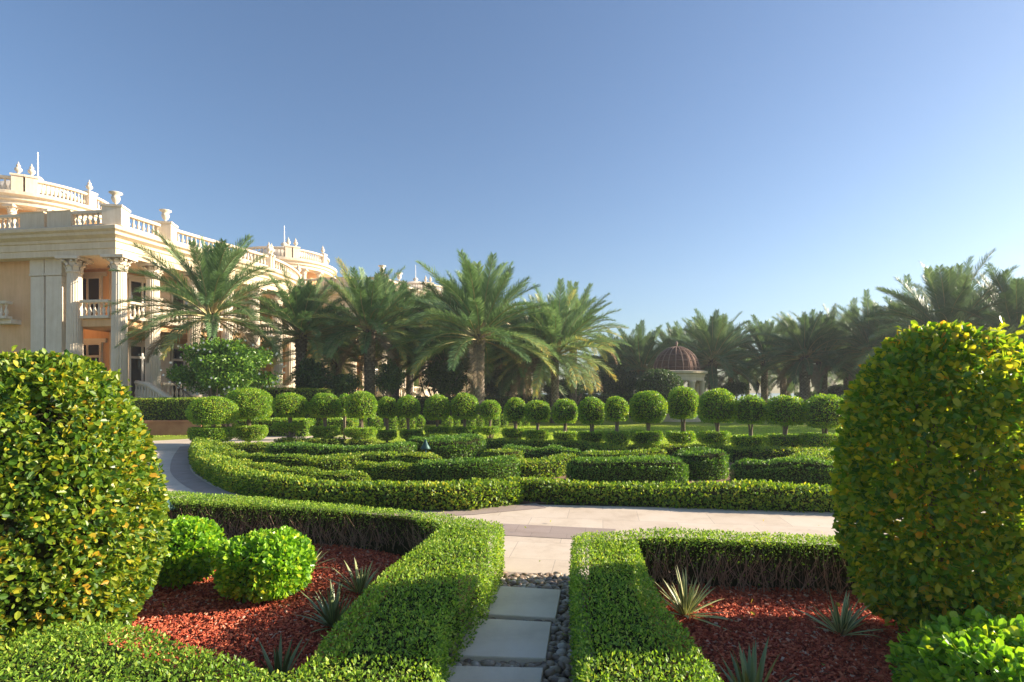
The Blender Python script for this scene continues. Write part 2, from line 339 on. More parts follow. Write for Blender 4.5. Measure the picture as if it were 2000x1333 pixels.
def in_poly(Q, P):
    x, y = Q[:, 0], Q[:, 1]; ins = np.zeros(len(Q), bool); n = len(P)
    for i in range(n):
        x1, y1 = P[i]; x2, y2 = P[(i+1) % n]
        if y1 == y2: continue
        c = ((y1 > y) != (y2 > y)) & (x < (x2-x1)*(y-y1)/(y2-y1)+x1); ins ^= c
    return ins
def edge_dist(Q, P):
    d = np.full(len(Q), 1e9); n = len(P)
    for i in range(n):
        a = P[i]; b = P[(i+1) % n]; ab = b-a; t = np.clip(((Q-a)@ab)/(ab@ab+1e-9), 0, 1)
        d = np.minimum(d, np.hypot(*(Q-(a+t[:, None]*ab)).T))
    return d
def poly_hedge(name, label, poly, H, dens, leaf, mat, seed, rr=.06, z0=.0, side=1.0, bare=(), group=None, hfun=None, aspect=.55, amp=.02, big=False, cin=.05):
    "clipped hedge with the plan outline poly (world xy); bare = edges whose face shows twigs"
    rng = np.random.default_rng(seed); P = np.array(poly, float)[:, :2]
    if np.sum(P[:, 0]*np.roll(P[:, 1], -1)-np.roll(P[:, 0], -1)*P[:, 1]) < 0: P = P[::-1]; rev = True
    else: rev = False
    n = len(P); lo, hi = P.min(0), P.max(0)
    hf = hfun or (lambda Q: np.zeros(len(Q)))
    w1, w2, w3 = rng.normal(size=(3, 2))*[[2.2], [5], [11]]
    top = lambda Q: H+hf(Q)+amp*(np.sin(Q@w1)+.6*np.sin(Q@w2)+.4*np.sin(Q@w3))
    m = M()
    N0 = int((hi-lo).prod()*dens); Q = lo+rng.random((N0, 2))*(hi-lo); Q = Q[in_poly(Q, P)]
    d = edge_dist(Q, P); dd = np.minimum(d, rr); z = top(Q)-rr+np.sqrt(np.maximum(rr**2-(rr-dd)**2, 0))
    z -= rng.random(len(Q))**2*.05
    Nn = np.tile([0, 0, 1.0], (len(Q), 1)); leaf_quads(m, np.c_[Q, z], Nn, leaf, rng, aspect, .7, 0, None, big)
    orig_edge = lambda i: (n-2-i) % n if rev else i
    tw = M(); has = False
    for i in range(n):
        a, b = P[i], P[(i+1) % n]; ln = np.hypot(*(b-a))
        if ln < 1e-4: continue
        nb = orig_edge(i) in bare
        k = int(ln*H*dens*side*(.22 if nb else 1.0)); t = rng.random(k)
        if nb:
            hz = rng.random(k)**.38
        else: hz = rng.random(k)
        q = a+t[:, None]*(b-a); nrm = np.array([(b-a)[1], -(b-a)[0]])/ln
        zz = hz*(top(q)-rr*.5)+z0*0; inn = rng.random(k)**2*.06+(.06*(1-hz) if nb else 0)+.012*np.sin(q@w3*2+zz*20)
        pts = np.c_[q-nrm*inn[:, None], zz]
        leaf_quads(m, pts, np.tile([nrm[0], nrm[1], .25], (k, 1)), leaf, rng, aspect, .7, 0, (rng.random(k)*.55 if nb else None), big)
        if nb:
            has = True
            for _ in range(int(ln*150)):
                t0 = rng.random(); p0 = a+t0*(b-a)-nrm*(.005+.09*rng.random()); hh = H*(.5+.48*rng.random()); dr = rng.normal(size=3)*[.10, .10, 0]
                z1 = rng.random()*.12
                pp = [np.array([*p0, z1])+dr*x+np.array([0, 0, (hh-z1)*x])+rng.normal(size=3)*.012 for x in (0, .3, .6, 1)]
                r0 = .0015+.0045*rng.random()**2; V, Fs = p_tube(pp, [r0, r0*.8, r0*.6, r0*.3], 3); tw.add(V, Fs[0])
    root_loc = (float(P[:, 0].mean()), float(P[:, 1].mean()), 0.0)
    ci = cin if not has else .13
    C = offset_line(P, ci, True)
    V, Fs = p_prism(C, 0.0 if not has else 0.0, 1.0); zt = top(C)-.05
    V[n:, 2] = (zt if np.allclose(V[:n, :2], C) else zt[::-1])
    m.add(V, Fs, 1)
    if has:
        t = thing(name, label, 'hedge', root_loc, group)
        m.build('foliage', [mat, M_CORE], t); tw.build('twigs', M_TWIG, t); return t
    o = m.build(name, [mat, M_CORE], None, root_loc); tag(o, label, 'hedge', group); return o
def strip_hedge(name, label, base_px, width, H, seed, mat=None, group=None, dens=1500, leaf=.045, z0=.0, smooth=2, amp=.012, rr=.1, pts_trim=False):
    Fr = smooth_line([G(*p)[:2] for p in base_px], smooth) if smooth else np.array([G(*p)[:2] for p in base_px])
    sl_ = np.r_[0, np.cumsum(np.hypot(*np.diff(Fr, axis=0).T))]; tr = min(width*(.42 if pts_trim else .12), sl_[-1]*.25); nn_ = max(4, int(sl_[-1]/.18))
    tt = np.linspace(tr, sl_[-1]-tr, nn_); Fr = np.c_[np.interp(tt, sl_, Fr[:, 0]), np.interp(tt, sl_, Fr[:, 1])]
    Bk = offset_line(Fr, width)
    # rounded ends
    def cap(a, b, k=4):
        c = (a+b)/2; u = a-c; return [c+np.array([u[0]*math.cos(t)-u[1]*math.sin(t), u[0]*math.sin(t)+u[1]*math.cos(t)]) for t in np.linspace(0, math.pi, k+2)[1:-1]]
    poly = list(Fr)+cap(Fr[-1], Bk[-1])+list(Bk[::-1])+cap(Bk[0], Fr[0])
    return poly_hedge(name, label, poly, H, dens, leaf, mat or L_HEDGE, seed, rr=rr, group=group, amp=amp, cin=.06)

# ------------------------------------------------------------------ setting
def sheet(name, pts, z, mat, sm=0, th=.0):
    P = np.array([p[:2] for p in pts], float)
    if sm: P = smooth_line(np.r_[P, P[:1]], sm)[:-1]
    if np.sum(P[:, 0]*np.roll(P[:, 1], -1)-np.roll(P[:, 0], -1)*P[:, 1]) < 0: P = P[::-1]
    m = M(); m.add(np.c_[P, np.full(len(P), z)], np.arange(len(P)).reshape(1, -1)); o = m.build(name, mat); return tag(o, kind='structure')
sheet('ground', [(-3000, -3000), (3000, -3000), (3000, 3000), (-3000, 3000)], -.012, M_GROUND)
sheet('sea', [(-20, 88), (3000, 60), (3000, 3000), (-900, 3000)], .0, M_SEA)
sheet('lawn', [(-60, 14), (-15, 19.2), (-9, 16.8), (-6, 15.5), (0, 14), (4, 13.2), (8, 10), (14, 8), (60, 8), (60, 58), (-60, 58)], -.006, M_LAWN)
par = [(-9.5, 16.9), (-8.2, 14.4), (-7.3, 12.8), (-6.3, 11.2), (-4.6, 9.2), (-2.9, 8.0), (-.9, 7.75), (0, 8.2), (4.4, 7.75), (9, 7.6), (13, 8.5), (13, 12.5), (8, 13), (4, 14.8), (0, 16.5), (-4, 17.6)]
sheet('parterre_ground', par, .006, M_PGRAV)
sheet('path', [(-.17, 4.86), (-1.0, 5.2), (-4, 6.4), (-9, 9), (-14, 13.5), (-22, 16.5), (-24, 19.6), (-15.5, 19.1), (-12.5, 18.3), (-9.5, 21.6), (-6.5, 21.4), (-5.5, 20), (-8.0, 17.6), (-9.6, 17.0), (-8.2, 14.4), (-7.3, 12.8), (-6.3, 11.2), (-4.6, 9.1), (-2.9, 7.9), (-.9, 7.65), (0, 8.1), (4.4, 7.65), (9, 7.5), (13, 8.4), (17, 8), (17, 5), (6, 4.5), (2.65, 4.6), (.62, 4.78)], 0.0, M_PAVE)
# darker bands: across the entrance, at the slab end, and along the parterre hedge
u = np.array([math.cos(-.16), math.sin(-.16)]); vv = np.array([-u[1], u[0]])
def band(a, b, wd, nm): 
    a = np.array(a); b = np.array(b); t = (b-a)/np.hypot(*(b-a)); nn = np.array([-t[1], t[0]])*wd
    sheet(nm, [a, b, b+nn, a+nn], .004, M_BAND)
a0 = G(968, 1129)[:2]; a1 = G(1135, 1138.5)[:2]; band(a0, a1, .17, 'paving_band')
b0 = G(900, 1042)[:2]; b1 = G(1200, 1058)[:2]; band(b0, b1, .55, 'paving_band')
bl = smooth_line([(-9.6, 17.0), (-8.25, 14.4), (-7.35, 12.8), (-6.35, 11.15), (-4.65, 9.05), (-2.9, 7.85), (-.9, 7.6), (-.1, 7.98), (.35, 8.16)], 2)
bo = offset_line(bl, -.36); sheet('paving_band', list(bl)+list(bo[::-1]), .0045, M_BAND)

# beds of red mulch
BEDL = [(-6, 1.2), (-.52, 1.2), (-.52, 3), (-.3, 4.6), (-.3, 5.0), (-1.6, 5.72), (-4.2, 6.5), (-6, 7)]
BEDR = [(.48, 1.2), (.5, 3), (.62, 4.7), (2.7, 4.62), (6, 4.5), (6, 1.2)]
sheet('planting_bed', BEDL, .02, M_BED); sheet('planting_bed', BEDR, .02, M_BED)
sheet('pebble_bed', [(-.55, 1.2), (.52, 1.2), (.62, 4.77), (-.17, 4.86), (-.35, 4.9)], .003, M_SOIL)
def chips(name, lo, hi, poly, dens, seed, label):
    rng = np.random.default_rng(seed); n = int((hi[0]-lo[0])*(hi[1]-lo[1])*dens)
    Q = np.array(lo)+rng.random((n, 2))*(np.array(hi)-lo); Q = Q[in_poly(Q, np.array(poly))]; n = len(Q)
    c = np.c_[Q, .022+rng.random(n)*.022]
    d = unit(rng.normal(size=(n, 3))*[1, 1, .35]); f = rng.normal(size=(n, 3))*.5+[0, 0, 1]; f = unit(f-d*np.sum(f*d, 1, keepdims=True)); w_ = np.cross(d, f)
    L = (.006+.011*rng.random(n)**1.5)[:, None]; W = L*(.3+.4*rng.random(n))[:, None]; T = L*.22
    v = np.stack([c-d*L-w_*W*.7-f*T, c-d*L*.8+w_*W-f*T, c+d*L+w_*W*.6-f*T, c+d*L*.9-w_*W-f*T,
                  c-d*L-w_*W*.6+f*T, c-d*L*.8+w_*W*.8+f*T, c+d*L*.8+w_*W*.6+f*T, c+d*L-w_*W*.7+f*T], 1).reshape(-1, 3)
    i = np.arange(n)[:, None]*8; fl = [[4, 5, 6, 7], [0, 1, 5, 4], [1, 2, 6, 5], [2, 3, 7, 6], [3, 0, 4, 7]]
    r = rng.random(n); r = np.where(rng.random(n) < .06, .95+.05*r, r*.9)
    m = M()
    for f_ in fl: m.add(v if f_ is fl[0] else np.zeros((0, 3)), (i+np.array([f_]))-(0 if f_ is fl[0] else len(v)), 0, r)
    tag(m.build(name, M_CHIP), label, 'mulch', kind='stuff')
chips('mulch', (-4.4, 2.2), (-.4, 6.2), BEDL, 5200, 5, 'red dyed bark mulch filling the bed left of the stepping stones')
chips('mulch', (.5, 1.9), (3.6, 4.7), BEDR, 5600, 6, 'red dyed bark mulch filling the bed right of the stepping stones')

# pebbles
def pebbles():
    rng = np.random.default_rng(8); t = (1+5**.5)/2
    ico = np.array([[-1, t, 0], [1, t, 0], [-1, -t, 0], [1, -t, 0], [0, -1, t], [0, 1, t], [0, -1, -t], [0, 1, -t], [t, 0, -1], [t, 0, 1], [-t, 0, -1], [-t, 0, 1]])/math.hypot(1, t)
    fc = np.array([[0, 11, 5], [0, 5, 1], [0, 1, 7], [0, 7, 10], [0, 10, 11], [1, 5, 9], [5, 11, 4], [11, 10, 2], [10, 7, 6], [7, 1, 8], [3, 9, 4], [3, 4, 2], [3, 2, 6], [3, 6, 8], [3, 8, 9], [4, 9, 5], [2, 4, 11], [6, 2, 10], [8, 6, 7], [9, 8, 1]])
    # one subdivision for a rounder pebble
    V = [tuple(x) for x in ico]; cache = {}; nf = []
    def mid(a, b):
        k = (min(a, b), max(a, b))
        if k not in cache: p = (np.array(V[a])+np.array(V[b])); p /= np.linalg.norm(p); V.append(tuple(p)); cache[k] = len(V)-1
        return cache[k]
    for a, b, c in fc: ab, bc, ca = mid(a, b), mid(b, c), mid(c, a); nf += [[a, ab, ca], [b, bc, ab], [c, ca, bc], [ab, bc, ca]]
    V = np.array(V); nf = np.array(nf); m = M()
    for y in np.arange(1.9, 4.86, .042):
        xl, xr = -.50+(.33*(y-3)/1.85 if y > 3 else 0), .46+.14*(y-3)/1.85 if y > 3 else .46
        for x in np.arange(xl, xr, .046):
            for lay in range(2):
                p = np.array([x, y, .012+.022*lay])+rng.normal(size=3)*[.014, .014, .004]
                sz = np.array([.040, .028, .019])*(.6+.65*rng.random()); a = rng.random()*6.28; tl = rng.normal()*.35
                Q = V*sz*(1+.08*np.sin(V@(rng.normal(size=3)*2)))[:, None]
                Q = np.stack([Q[:, 0], Q[:, 1]*math.cos(tl)-Q[:, 2]*math.sin(tl), Q[:, 1]*math.sin(tl)+Q[:, 2]*math.cos(tl)], 1)
                Q = np.stack([Q[:, 0]*math.cos(a)-Q[:, 1]*math.sin(a), Q[:, 0]*math.sin(a)+Q[:, 1]*math.cos(a), Q[:, 2]], 1)+p
                m.add(Q, nf, 0, rng.random(), True)
    tag(m.build('pebbles', M_PEB), 'dark river pebbles around the stepping stones', 'pebbles', kind='stuff')
pebbles()
# stepping stones
ST = [((968, 1144), (1096, 1152), (1085, 1207), (940, 1199), 'stepping stone nearest the pale paving, evenly shaded'),
      ((927, 1207), (1077, 1215), (1066, 1286), (889, 1280), 'middle stepping stone, speckled with dappled sunlight'),
      ((877, 1300), (1061, 1304), (1046, 1400), (832, 1396), 'nearest stepping stone, cut off by the bottom of the picture')]
for q in ST:
    P = [G(*p, .075)[:2] for p in q[:4]]
    m = M(); V, Fs = p_prism(P, .0, .075)
    # small chamfer along the top edge
    n = 4; Pt = np.array(V[n:, :2]); c = Pt.mean(0); top = Pt+(c-Pt)*.012
    V2 = np.r_[V[:n], np.c_[Pt, np.full(n, .069)], np.c_[top, np.full(n, .075)]]; i = np.arange(n); j = (i+1) % n
    m.add(V2, [np.stack([i, j, j+n, i+n], 1), np.stack([i+n, j+n, j+2*n, i+2*n], 1), (i+2*n).reshape(1, -1)])
    tag(m.build('stepping_stone', M_SLAB, None, (float(c[0]), float(c[1]), 0)), 'cream square '+q[4], 'stepping stone', 'stepping stones in the pebble path')

# ------------------------------------------------------------------ foreground hedges
T = lambda x, y: G(x, y, .43)[:2]
LH = [(982, 1020), (976, 1060), (945, 1110), (905, 1158), (872, 1200), (864, 1260), (852, 1333), (835, 1440),
      (400, 1470), (-150, 1470), (-260, 1300), (0, 1250), (60, 1232), (140, 1215), (230, 1212), (300, 1232), (380, 1262), (440, 1275), (490, 1292), (540, 1312),
      (578, 1305), (612, 1275), (650, 1222), (690, 1170), (740, 1120), (800, 1076), (864, 1028), (798, 1004), (624, 993), (480, 985), (318, 978), (180, 972),
      (170, 950), (320, 958), (500, 970), (700, 986), (880, 1004)]
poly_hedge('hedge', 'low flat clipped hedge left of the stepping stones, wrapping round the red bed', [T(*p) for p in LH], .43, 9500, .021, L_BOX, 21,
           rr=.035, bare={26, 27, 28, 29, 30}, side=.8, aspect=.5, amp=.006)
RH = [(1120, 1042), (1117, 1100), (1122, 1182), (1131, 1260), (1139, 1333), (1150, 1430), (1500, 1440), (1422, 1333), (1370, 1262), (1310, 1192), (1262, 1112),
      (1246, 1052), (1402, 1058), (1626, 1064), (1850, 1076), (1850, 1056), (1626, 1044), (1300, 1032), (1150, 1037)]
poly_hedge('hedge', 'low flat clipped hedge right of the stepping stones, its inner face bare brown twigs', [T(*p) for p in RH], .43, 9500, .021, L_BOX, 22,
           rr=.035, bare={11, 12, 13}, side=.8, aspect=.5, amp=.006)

# ------------------------------------------------------------------ foreground bushes
def bush(name, label, c, r, p, dens, leaf, mat, seed, aspect=.62, bump=.035, bot=None, depth=.25, group=None, core=.72, mixr=None, big=True, cat='bush', twig=0, bk=4.0, taper=0.0, holes=0.0, shoots=0):
    rng = np.random.default_rng(seed); m = M()
    blob(m, c, r, p, dens, leaf, rng, depth, bump, bk, aspect, big, core, (0, 1), bot, mixr, taper=taper, holes=holes)
    for _ in range(shoots):      # stray shoots above the clipped outline
        a_ = rng.random()*6.28; ph = .25+.9*rng.random(); d_ = np.array([math.cos(a_)*math.sin(ph), math.sin(a_)*math.sin(ph), math.cos(ph)]); q_ = np.array(c)+d_*np.array(r)*[.93, .93, .97]
        k_ = 7; leaf_quads(m, q_+d_*np.linspace(0, .09+.07*rng.random(), k_)[:, None], np.tile(d_, (k_, 1)), leaf, rng, aspect, .9, 0, .45+.4*rng.random(k_), True)
    if twig:
        t = thing(name, label, cat, (c[0], c[1], 0), group)
        m.build('foliage', [mat, M_CORE], t); tm = M()
        for k in range(twig):
            a = rng.random()*6.28; rad = r[0]*.65*rng.random()
            e = np.array([c[0]+rad*math.cos(a), c[1]+rad*math.sin(a), c[2]-r[2]*.4+(r[2]*1.1*rng.random() if twig > 20 else 0)]); b0 = np.array([c[0]+.15*rad*math.cos(a), c[1]+.15*rad*math.sin(a), 0.0])
            V, Fs = p_tube([b0, (b0+e)/2+rng.normal(size=3)*.02, e], [.012, .009, .005], 5); tm.add(V, Fs)
        tm.build('stems', M_BARK, t); return t
    o = m.build(name, [mat, M_CORE], None, (c[0], c[1], 0)); return tag(o, label, cat, group)
bush('tall_bush', 'tall egg-shaped clipped bush at the left edge, bright green with yellow leaves', (-2.99, 3.56, .84), (.625, .625, .98), 2.35, 6000, .043, L_BIG, 31, bot=.72, bump=.04, taper=.13, holes=.13, shoots=10, twig=14)
bush('tall_bush', 'tall shaded clipped bush at the right edge, olive green with orange and yellow leaves', (2.74, 3.53, 1.02), (.595, .595, 1.01), 2.35, 5000, .050, L_OLIVE, 32, bot=.84, bump=.035,
     mixr=lambda r, g: np.clip(r*.9+.05+(g.random(len(r)) < .05)*.3, 0, 1), twig=46, core=0, depth=.42, taper=.10, holes=.08, shoots=12)
bx = G(508, 1185)
bush('round_bush', 'round glossy bright green bush on red mulch, standing free in the left bed', (bx[0]-.02, bx[1]+.16, .275), (.315, .315, .235), 2.4, 6000, .043, L_BRIGHT, 33, bot=.24, bump=.07, twig=10, group='round bushes in the red beds')
bx = G(356, 1160)
bush('round_bush', 'small bright green bush on red mulch, half hidden by the tall left bush', (bx[0]-.06, bx[1]+.14, .31), (.27, .27, .24), 2.2, 5200, .046, L_BRIGHT, 34, bot=.2, bump=.06, twig=10, group='round bushes in the red beds')
bush('round_bush', 'low glossy bush in the bottom right corner, in front of the tall shaded bush', (2.50, 2.66, .13), (.56, .48, .30), 2.3, 4600, .052, L_BRIGHT, 35, bot=.12, bump=.07, twig=8, group='round bushes in the red beds')

# variegated spiky plants
def spiky(label, px, py, hgt, n, seed, flat=.25, tintg=.5, mat=L_AGAVE):
    rng = np.random.default_rng(seed); b = np.array(G(px, py, .03)); m = M()
    n = int(n*1.35)
    for k in range(n):
        a = k*2.39996+rng.normal()*.2; e = math.radians(86-58*(k/n)**1.0*(1+flat*rng.random()*.6)); L = hgt*(.72+.4*rng.random())
        if k > n*.8: L *= 1.1
        w0 = .0150*hgt/.35*(.8+.4*rng.random()); pts = []; p = b.copy()+np.array([math.cos(a), math.sin(a), 0])*.015
        S = 7; wd = [.6, .9, 1, .95, .75, .4, .02]; rows = []
        sd = np.array([-math.sin(a), math.cos(a), 0])
        tw = rng.normal()*.25
        for i in range(S):
            ee = e-(i/S)**2*(.25+.3*rng.random()*(k/n)); d = np.array([math.cos(a)*math.cos(ee), math.sin(a)*math.cos(ee), math.sin(ee)])
            if i: p = p+d*L/(S-1)
            nn = np.cross(sd, d); s2 = sd*math.cos(tw*i/S)+nn*math.sin(tw*i/S); ww = w0*wd[i]
            rows.append([p-s2*ww, p-s2*ww*.45-nn*ww*.25, p+s2*ww*.45-nn*ww*.25, p+s2*ww])
        V = np.array(rows).reshape(-1, 3); fr = grid_faces(S, 4, False); cols = np.tile([0, 1, 0], S-1).astype(float)
        r = np.where(cols == 1, .15+.25*rng.random(), tintg+.3*rng.random()); m.add(V, fr, 0, r)
    o = m.build('spiky_plant', mat, None, (float(b[0]), float(b[1]), 0))
    return tag(o, label, 'plant', 'spiky plants in the red beds')
spiky('striped yellow-green spiky plant at the inner corner of the right hedge', 1338, 1203, .31, 26, 41, .9, .7)
spiky('striped spiky plant on red mulch at the foot of the tall right bush', 1643, 1240, .27, 24, 42, .9, .6)
spiky('grey spiky plant behind the right hedge, only its tips in the picture', 1468, 1392, .34, 22, 43, .4, .15)
spiky('spiky plant with pale sunlit tips below the dark hedge face of the left bed', 703, 1160, .27, 24, 44, .4, .45)
spiky('grey-green spiky plant beside the diagonal hedge, in the middle of the left bed', 652, 1226, .30, 24, 45, .6, .2)
spiky('small blue-grey spiky plant behind the bottom left hedge, nearest the camera in the left bed', 545, 1340, .27, 14, 46, .2, .1)
spiky('pale spiky plant seen between the two bright green bushes of the left bed', 435, 1100, .26, 24, 47, .5, .6)
spiky('spiky plant half hidden behind the right side of the free round bush', 600, 1112, .24, 20, 48, .6, .5)

# ------------------------------------------------------------------ parterre hedges
gp = 'curving clipped hedges of the parterre'
hp = [
 ('long outer parterre hedge curving round the left side of the garden beside the path', [(382, 872), (372, 890), (372, 905), (385, 925), (420, 950), (470, 968), (540, 982), (640, 993), (780, 998), (900, 1000), (960, 993), (1012, 986)], .5, .31),
 ('long straight outer parterre hedge running right beside the pale paving', [(990, 979), (1100, 985), (1250, 990), (1400, 996), (1640, 1003), (1850, 1008)], .45, .30),
 ('inner hedge sweeping just behind the left bend of the outer hedge', [(400, 905), (430, 917), (500, 926), (560, 930), (640, 930), (695, 926)], .45, .35),
 ('short rounded hedge block left of the long inner hedge', [(522, 902), (550, 904), (583, 903)], .7, .40),
 ('long inner hedge with a dark front, ending in a rounded right end near the lamp', [(592, 906), (660, 906), (740, 910), (790, 908), (815, 902)], .55, .40),
 ('yellow-tipped hedge swelling into a mound in front of the garden lamp', [(696, 940), (740, 945), (790, 946), (820, 944)], .5, .33),
 ('middle hedge with a dark front running right from the yellow-tipped mound', [(826, 946), (905, 948), (975, 946), (1012, 940)], .55, .40),
 ('low rounded mound hedge in the centre of the parterre', [(938, 913), (980, 916), (1018, 914)], .75, .37),
 ('hedge curving down behind the low central mound', [(990, 905), (1070, 906), (1110, 910), (1140, 918)], .5, .34),
 ('tall broad hump of hedge behind the teal garden lamp', [(805, 900), (860, 903), (925, 900)], 1.3, .52),
 ('straight back hedge under the middle topiary balls', [(938, 884), (1030, 886), (1120, 889), (1178, 897)], .5, .36),
 ('yellow-green hedge linking the central mound to the dark right-hand hedge', [(1018, 938), (1070, 936), (1110, 930), (1130, 922)], .5, .34),
 ('thick dark hedge with a rounded right end beside the bare gravel gap', [(1112, 948), (1200, 950), (1280, 951), (1352, 949)], .8, .43),
 ('dark rounded hedge mound right behind the bare gravel gap', [(1300, 930), (1350, 940), (1420, 940)], .95, .50),
 ('thick rounded hedge right of the bare gravel gap', [(1436, 951), (1500, 954), (1560, 954), (1660, 957)], .6, .42),
 ('low far hedge behind the hump, under the middle row of topiary', [(800, 869), (880, 871), (928, 871)], .5, .30),
 ('low yellow-green hedge running close behind the left bend of the outer hedge', [(440, 938), (480, 944), (540, 950), (610, 955), (690, 960)], .4, .29),
 ('small lime-green mound right below the teal garden lamp', [(772, 932), (824, 936)], .65, .42),
 ('pale hedge behind the thick dark hedge right of the centre', [(1150, 926), (1230, 929), (1296, 926)], .5, .42),
 ('hedge sweeping up to the right beside the tall right bush', [(1560, 944), (1620, 932), (1690, 916)], .5, .40),
 ('short curved hedge stub in the middle of the left parterre', [(620, 930), (690, 922), (760, 925)], .45, .33),
 ('low hedge strip at the far left end of the parterre', [(385, 886), (430, 888), (515, 888)], .5, .30),
]
for k, (lb, pts, wd, H) in enumerate(hp):
    near = pts[len(pts)//2][1] > 930
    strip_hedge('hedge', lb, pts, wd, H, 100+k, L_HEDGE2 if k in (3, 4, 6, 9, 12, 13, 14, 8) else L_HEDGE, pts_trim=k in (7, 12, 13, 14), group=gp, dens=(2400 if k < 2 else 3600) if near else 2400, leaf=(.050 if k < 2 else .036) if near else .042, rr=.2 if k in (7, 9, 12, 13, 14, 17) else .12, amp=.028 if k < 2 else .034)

# ------------------------------------------------------------------ topiary trees
def topiary(label, base, ball, disc, seed, block=None, bl_label=None):
    rng = np.random.default_rng(seed); Y = F*HC/(base-HZ); k = Y/F; ym = Y
    ball = (*ball[:3], ball[3]-.10*(ball[3]-ball[2]))
    if disc: disc = (*disc[:2], disc[2]+3, disc[3])
    bxc = ((ball[0]+ball[1])/2-CX)*k; bw = (ball[1]-ball[0])*k/2*.96; zt = HC-(ball[2]-HZ)*k; zb = HC-(ball[3]-HZ)*k
    root = thing('topiary_tree', label, 'topiary', (bxc, ym, 0), 'two-tier topiary trees')
    m = M(); mid = (zt+zb)/2; hh = (zt-zb)/2
    blob(m, (bxc, ym, mid-.10*hh), (bw, bw, hh*1.08), 2.05+.3*rng.random(), 2800, .042, rng, .2, .045, 4, .6, False, .84, (0, 1), hh*(.70+.1*rng.random()))
    m.build('ball_crown', [L_BALL, M_CORE], root)
    dz0 = zb
    if disc:
        dxc = ((disc[0]+disc[1])/2-CX)*k; dw = (disc[1]-disc[0])*k/2; z1 = HC-(disc[2]-HZ)*k; z0 = HC-(disc[3]-HZ)*k
        m = M(); hd = max(.15, z1-z0); blob(m, (dxc, ym, z1-.3*hd), (dw*.97, dw*.85, hd*.66), 2.5, 3300, .036, rng, .22, .05, 4, .6, False, .8, (0, 1), hd*.6, topc=hd*.27)
        m.build('disc_crown', [L_BALL, M_CORE], root)
    m = M(); top = zb+.12
    for j in range(4):
        a = j*1.57+rng.random(); o = .05*rng.random()+.01
        pts = [(bxc+.02*math.cos(a), ym+.02*math.sin(a), 0), (bxc+o*math.cos(a), ym+o*math.sin(a), top*.5), (bxc+.03*math.cos(a), ym+.03*math.sin(a), top*.8), (bxc+.10*math.cos(a), ym+.10*math.sin(a), top+.1)]
        V, Fs = p_tube(smooth_line(pts, 1), .022, 6); m.add(V, Fs, 0, smooth=True)
        if disc:
            for q in (0, .8):
                pts = [(bxc, ym, .06), (bxc+.08*math.cos(a+q), ym+.08*math.sin(a+q), max(.12, z0*.6)), (bxc+dw*.5*math.cos(a+q), ym+dw*.5*math.sin(a+q), z0+.08)]
                V, Fs = p_tube(pts, [.02, .015, .01], 5); m.add(V, Fs, 0, smooth=True)
    m.build('trunk', M_BARK, root)
    if block:
        x0, x1, yb, yt = block; Yb = F*HC/(yb-HZ); kb = Yb/F; X0, X1 = (x0-CX)*kb, (x1-CX)*kb; H = HC-(yt-HZ)*kb*1.0; H = max(.22, min(.45, H))
        dpt = max(.55, (X1-X0)*.8)
        poly_hedge('hedge_block', bl_label, [(X0, Yb), (X1, Yb), (X1, Yb+dpt), (X0, Yb+dpt)], H, 1700, .042, L_HEDGE, seed+500, rr=.07, amp=.01, group='square hedge blocks round the topiary feet')
